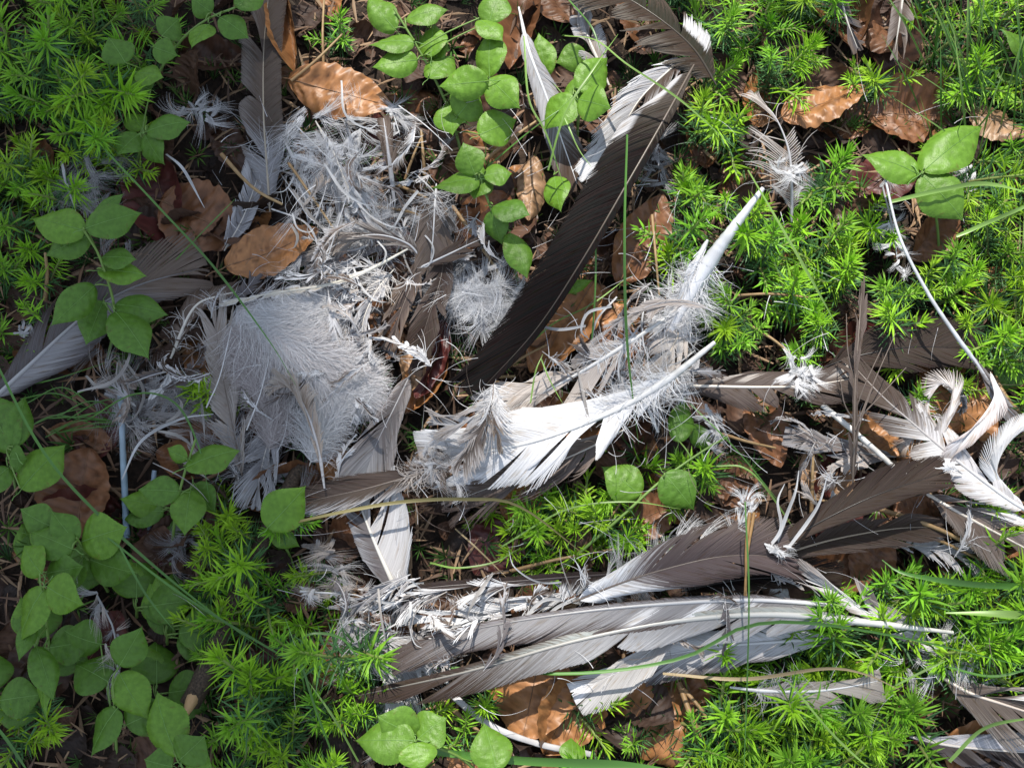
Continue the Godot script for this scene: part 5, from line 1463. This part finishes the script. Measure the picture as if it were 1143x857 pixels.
# ---------------------------------------------------------------- grass, stalks, twigs
func grasses() -> void:
	var Gm: Material = M.grass
	var Gp: Material = M.grass_pale
	blade("upright thin grass stem crossing the beige feather", [[700, 150, .09], [697, 260, .085], [700, 380, .07], [713, 496, .03]], 4.0, Gm)
	blade("long grass blade crossing the shaded bilberry shoot", [[108, 158, .05], [180, 235, .05], [240, 300, .045], [300, 380, .05], [330, 430, .05]], 3.6, Gm)
	blade("grass blade crossing another in front of the dark brown leaf", [[196, 290, .03], [225, 260, .045], [262, 222, .04]], 3.0, Gm)
	blade("long grass blade over the oval brown leaf", [[-10, 395, .05], [45, 500, .05], [110, 575, .05], [200, 655, .045], [320, 745, .03]], 4.0, Gm)
	blade("second long grass blade running beside the hanging grey down", [[120, 600, .05], [190, 655, .05], [260, 700, .04], [390, 775, .03]], 3.4, Gm)
	blade("arched grass blade over the curled grey down", [[95, 470, .02], [150, 440, .045], [195, 450, .05], [222, 500, .05], [234, 560, .035]], 3.2, Gm)
	blade("olive and straw stalk running level over the rounded grey feather", [[300, 590, .04], [380, 572, .046], [450, 560, .048], [520, 557, .046], [580, 565, .04], [660, 625, .02]], 5.0, M.olive)
	blade("arching grass blade below the longest feather", [[500, 745, .03], [640, 752, .045], [760, 735, .055], [830, 700, .06], [900, 695, .06], [1010, 712, .056], [1150, 745, .05]], 4.6, Gm)
	blade("thin upright grass stem in front of the long pair", [[832, 560, .08], [836, 660, .08], [834, 760, .07], [830, 880, .05]], 2.6, Gm)
	blade("wide bright grass blade at the picture edge", [[1200, 690, .05], [1120, 686, .056], [1056, 684, .05]], 11.0, Gp)
	blade("wide dark grass blade beside the white striped feather", [[1180, 655, .04], [1090, 652, .05], [1010, 640, .046], [985, 625, .04]], 9.0, Gm)
	blade("wide bent grass leaf under the bright bilberry cluster", [[480, 838, .03], [580, 848, .036], [700, 855, .036], [820, 875, .03]], 13.0, Gm)
	blade("grass blade falling across the sprigs to the down scrap", [[835, 190, .07], [870, 250, .07], [905, 310, .066], [938, 370, .05]], 4.2, Gp)
	blade("grass blade under the three leaved plant", [[995, 225, .06], [1050, 212, .068], [1100, 205, .07], [1160, 218, .066]], 6.5, Gp)
	blade("slanting bright grass blade below the three leaved plant", [[1068, 264, .06], [1110, 245, .064], [1170, 220, .066]], 6.0, Gp)
	blade("straw coloured curved grass leaf above the small grey feather", [[740, 752, .03], [830, 758, .036], [920, 746, .042], [965, 752, .04], [1005, 770, .03]], 5.0, M.straw, null, "dry_grass_leaf", "dry grass")
	blade("grass blade slanting over the bright sprigs to the edge", [[880, 760, .05], [930, 820, .052], [985, 870, .05]], 3.4, Gp)
	blade("grass blade above the white spotted feather", [[1060, 850, .04], [1100, 812, .05], [1160, 800, .05]], 5.5, Gp)
	blade("short grass blade crossing above the white spotted feather", [[1000, 765, .05], [1040, 745, .055], [1062, 735, .055]], 3.2, Gp)
	blade("level grass blade at the edge by the lower sprigs", [[1060, 745, .045], [1110, 755, .045], [1170, 740, .045]], 3.6, Gm)
	blade("grass blade arching over bilberry beside the lilac feather", [[585, 40, .06], [590, 110, .065], [610, 150, .06], [632, 215, .04]], 3.4, Gp)
	blade("grass blade rising to the black feather base", [[612, 190, .05], [630, 130, .07], [660, 80, .075], [690, 38, .07]], 3.8, Gp)
	blade("grass blade looping over the bright bilberry leaf", [[630, 40, .06], [665, 45, .075], [700, 72, .08], [760, 112, .07], [820, 165, .06]], 3.8, Gp)
	blade("thin grass blade beside the lilac grey feather", [[545, 185, .03], [600, 140, .05], [660, 100, .05]], 2.6, Gm)
	blade("grass blade behind the black feather base", [[635, 0, .05], [660, 30, .06], [672, 60, .06]], 3.4, Gm)
	blade("short grass tip beside the pale patch of the black feather", [[630, 130, .062], [645, 165, .066], [660, 186, .066]], 2.4, Gp)
	blade("thin green runner joining the trailing shoot", [[560, 610, .02], [630, 570, .03], [700, 560, .036], [760, 568, .03]], 3.0, Gp)
	blade("curved runner below the barred feather", [[800, 520, .03], [830, 522, .034], [855, 545, .034], [890, 595, .02]], 3.4, Gp)
	blade("grass blade beside the trailing round leaves", [[770, 450, .03], [820, 500, .036], [870, 560, .03]], 2.8, Gm)
	blade("olive runner in the dark gap by the rounded feather", [[480, 628, .016], [510, 634, .024], [550, 628, .024], [580, 612, .016]], 3.0, Gp)
	blade("thin dry stalk above the long pair in the dark gap", [[508, 590, .014], [530, 610, .02], [566, 645, .014]], 2.6, M.straw, null, "dry_stalk", "dry stalk")
	blade("small grass pair beside the white shaft", [[592, 450, .04], [598, 415, .046], [606, 395, .046]], 2.6, Gp)
	blade("leaning grass blade beside the small grass pair", [[604, 400, .046], [614, 425, .046], [628, 450, .044]], 2.2, Gp)
	blade("olive grass stem behind the black feather edge", [[590, 385, .03], [620, 360, .03], [660, 340, .026], [700, 310, .02]], 3.0, Gp)
	blade("thin grass stem beside the upright one", [[665, 240, .04], [664, 330, .04], [655, 445, .03]], 3.0, Gm)
	blade("shaded grass loop beside the dark spruce needles", [[340, 770, .04], [335, 730, .06], [345, 708, .065], [385, 715, .06], [410, 760, .05]], 3.6, Gm)
	blade("grass blade rising through the spruce over the cut twig", [[378, 860, .03], [352, 790, .05], [336, 740, .06], [318, 690, .055]], 3.6, Gm)
	blade("pale grass blade leaning by the shaded spruce", [[400, 850, .03], [375, 805, .045], [342, 758, .05]], 3.4, Gp)
	blade("grass blade at the shaded bottom corner", [[-10, 805, .04], [10, 830, .04], [40, 875, .03]], 4.0, Gm)
	blade("thin grass blade between bilberry and hanging down", [[132, 608, .05], [160, 660, .055], [195, 705, .04]], 3.0, Gm)
	# fine grass under the slate feather
	rng.seed = 606
	var g1 := thing("grass_tuft", "low dark grass tuft under the slate grey feather", "grass", P(60, 470, .0))
	for k in 14:
		var x := rng.randf_range(20, 80)
		var y := rng.randf_range(430, 490)
		blade("", [[x, y, .01], [x + 40, y - rng.randf_range(0, 25), .024], [x + rng.randf_range(70, 110), y - rng.randf_range(-10, 40), .016]], 2.4, Gm, g1)
	var g2 := thing("grass_tuft", "fine grass clump with many thin blades over the dark beech leaf", "grass", P(1075, 130, .0))
	for k in 46:
		var x := rng.randf_range(1030, 1150)
		var y := rng.randf_range(70, 190)
		var dx := rng.randfn(0.0, 1.0) * 45.0
		var l := rng.randf_range(70, 170)
		blade("", [[x, y, .01], [x + dx * 0.4, y - l * 0.5, .06], [x + dx, y - l, .085]], rng.randf_range(2.0, 3.4), Gm if rng.randf() < 0.5 else Gp, g2)
	var g3 := thing("grass_tuft", "short fine grass in the gap beside the red leaf", "grass", P(520, 420, .0))
	for k in 16:
		var x := rng.randf_range(495, 545)
		var y := rng.randf_range(390, 450)
		blade("", [[x, y, .004], [x + rng.randf_range(-12, 12), y - 14, .014], [x + rng.randf_range(-25, 25), y - rng.randf_range(10, 35), .018]], 1.8, Gm, g3)
	var g4 := thing("grass_tuft", "fine dark grass beside the brown leaf and grass stem", "grass", P(740, 270, .0))
	for k in 26:
		var x := rng.randf_range(715, 765)
		var y := rng.randf_range(225, 330)
		blade("", [[x, y, .006], [x + rng.randf_range(0, 25), y - 8, .02], [x + rng.randf_range(10, 55), y - rng.randf_range(-14, 22), .022]], 1.8, Gm, g4)
	# twigs and stalks
	var tw := stick("twig", "thick brown broken twig with pale cut end under spruce", [[212, 786, .020], [232, 745, .022], [258, 680, .020], [300, 590, .018], [335, 520, .014]], 11, 8, M.wood, "twig")
	var mc := MB.new()
	tube(mc, [P(215, 780, .024) - tw.position, P(209, 792, .030) - tw.position, P(203, 805, .034) - tw.position], 7.0 * MM, 1.2 * MM, 9, Color(1, 1, 1), Color(1, 1, 1), 0.15)
	part("cut_end", mc.mesh(), M.cut, tw)
	var S := [
		["straight brown stalk leaning between bilberry and black feather", [[542, 178, .02], [575, 152, .03], [615, 124, .03]], 2.4],
		["thin brown stalk at the top beside folded leaf", [[325, 90, .024], [355, 65, .03], [382, 38, .026]], 2.0],
		["upright brown stalk beside the long thin leaf", [[361, 75, .02], [360, 35, .026], [362, -10, .02]], 1.8],
		["short bent brown twig over the tall brown feather", [[247, 172, .03], [270, 198, .036], [290, 215, .036], [315, 228, .034]], 2.4],
		["thin twig on the white strands", [[322, 182, .036], [345, 215, .038], [372, 255, .034]], 1.8],
		["brown stalk lying in the gap by the red leaf", [[512, 428, .014], [540, 422, .016], [575, 420, .012]], 2.6],
		["reddish stalk beside the black feather tip", [[505, 230, .024], [530, 265, .028], [560, 310, .02]], 2.4],
		["dark stem standing in the shaded spruce", [[50, 335, .01], [52, 305, .02], [50, 282, .03]], 2.6],
		["pale brown stalk among the leaf scraps", [[906, 575, .014], [907, 540, .02], [908, 508, .022]], 2.4],
		["thin brown stalk across the leaf scraps", [[895, 555, .012], [925, 560, .018], [950, 566, .012]], 1.6],
		["brown stalk below the barred feather", [[806, 484, .014], [835, 493, .02], [866, 500, .016]], 2.0],
		["dry twig by the orange leaf at the ribbon lobe", [[1110, 420, .016], [1125, 445, .02], [1148, 470, .014]], 3.0],
		["straw stalk curving under the dark brown feather", [[980, 568, .024], [1020, 580, .03], [1060, 596, .03], [1100, 620, .026]], 2.8],
		["second straw stalk under the dark brown feather", [[1000, 590, .02], [1045, 602, .026], [1095, 625, .022]], 2.2],
		["thin pale stem rising from small needles", [[728, 240, .03], [732, 285, .036], [736, 330, .03]], 1.8],
		["short pale twig in the mat of sprigs", [[840, 365, .03], [862, 378, .034], [882, 394, .034]], 2.0],
		["dry stalk crossing dark needles under sprigs", [[820, 330, .03], [860, 328, .034], [905, 332, .03]], 1.8],
		["thin brown stalk beside grass below the long pair", [[490, 778, .012], [515, 800, .016], [545, 825, .012]], 2.6],
		["dark curved stalk in the strand heap gap", [[410, 230, .02], [450, 235, .024], [480, 245, .02]], 2.2],
		["brown stalk in the strand heap gap", [[440, 205, .02], [470, 218, .024], [500, 235, .02]], 2.0],
		["upright straw stalk in the strand heap gap", [[474, 195, .016], [472, 170, .024], [470, 145, .024]], 2.2],
		["leaning straw stalk beside the upright one", [[452, 200, .016], [462, 172, .024], [472, 150, .024]], 1.8],
		["forked dry stalk on the brown beech leaf at grass", [[758, 762, .016], [772, 800, .022], [795, 850, .016]], 3.2],
		["thin dry stalk beside the forked one", [[762, 768, .018], [785, 795, .022], [802, 830, .016]], 2.2],
		["pale dry stalk crossing below white quill", [[672, 590, .014], [690, 565, .02], [700, 545, .02]], 1.6],
		["thin brown twig behind the grey feather tuft", [[560, 415, .022], [585, 398, .026], [610, 385, .02]], 1.8],
		["long reddish stalk beneath the violet brown feather", [[560, 640, .012], [620, 625, .018], [690, 612, .012]], 2.2],
	]
	for s in S:
		stick("dry_stalk", s[0], s[1], s[2], float(s[2]) * 0.6, M.straw, "dry stalk", "", Color(0.75, 0.6, 0.5), Color(0.9, 0.8, 0.7))
	for k in 2:
		stick("fallen_needle", "brown dry needle pair lying across the violet brown feather", [[842 - k * 5, 572, .062], [835 - k * 2, 615, .062], [831 + k * 2, 665, .058]], 1.9, 0.7, M.straw, "needle", "needle pair on the violet brown feather", Color(0.75, 0.55, 0.35), Color(0.8, 0.6, 0.4))
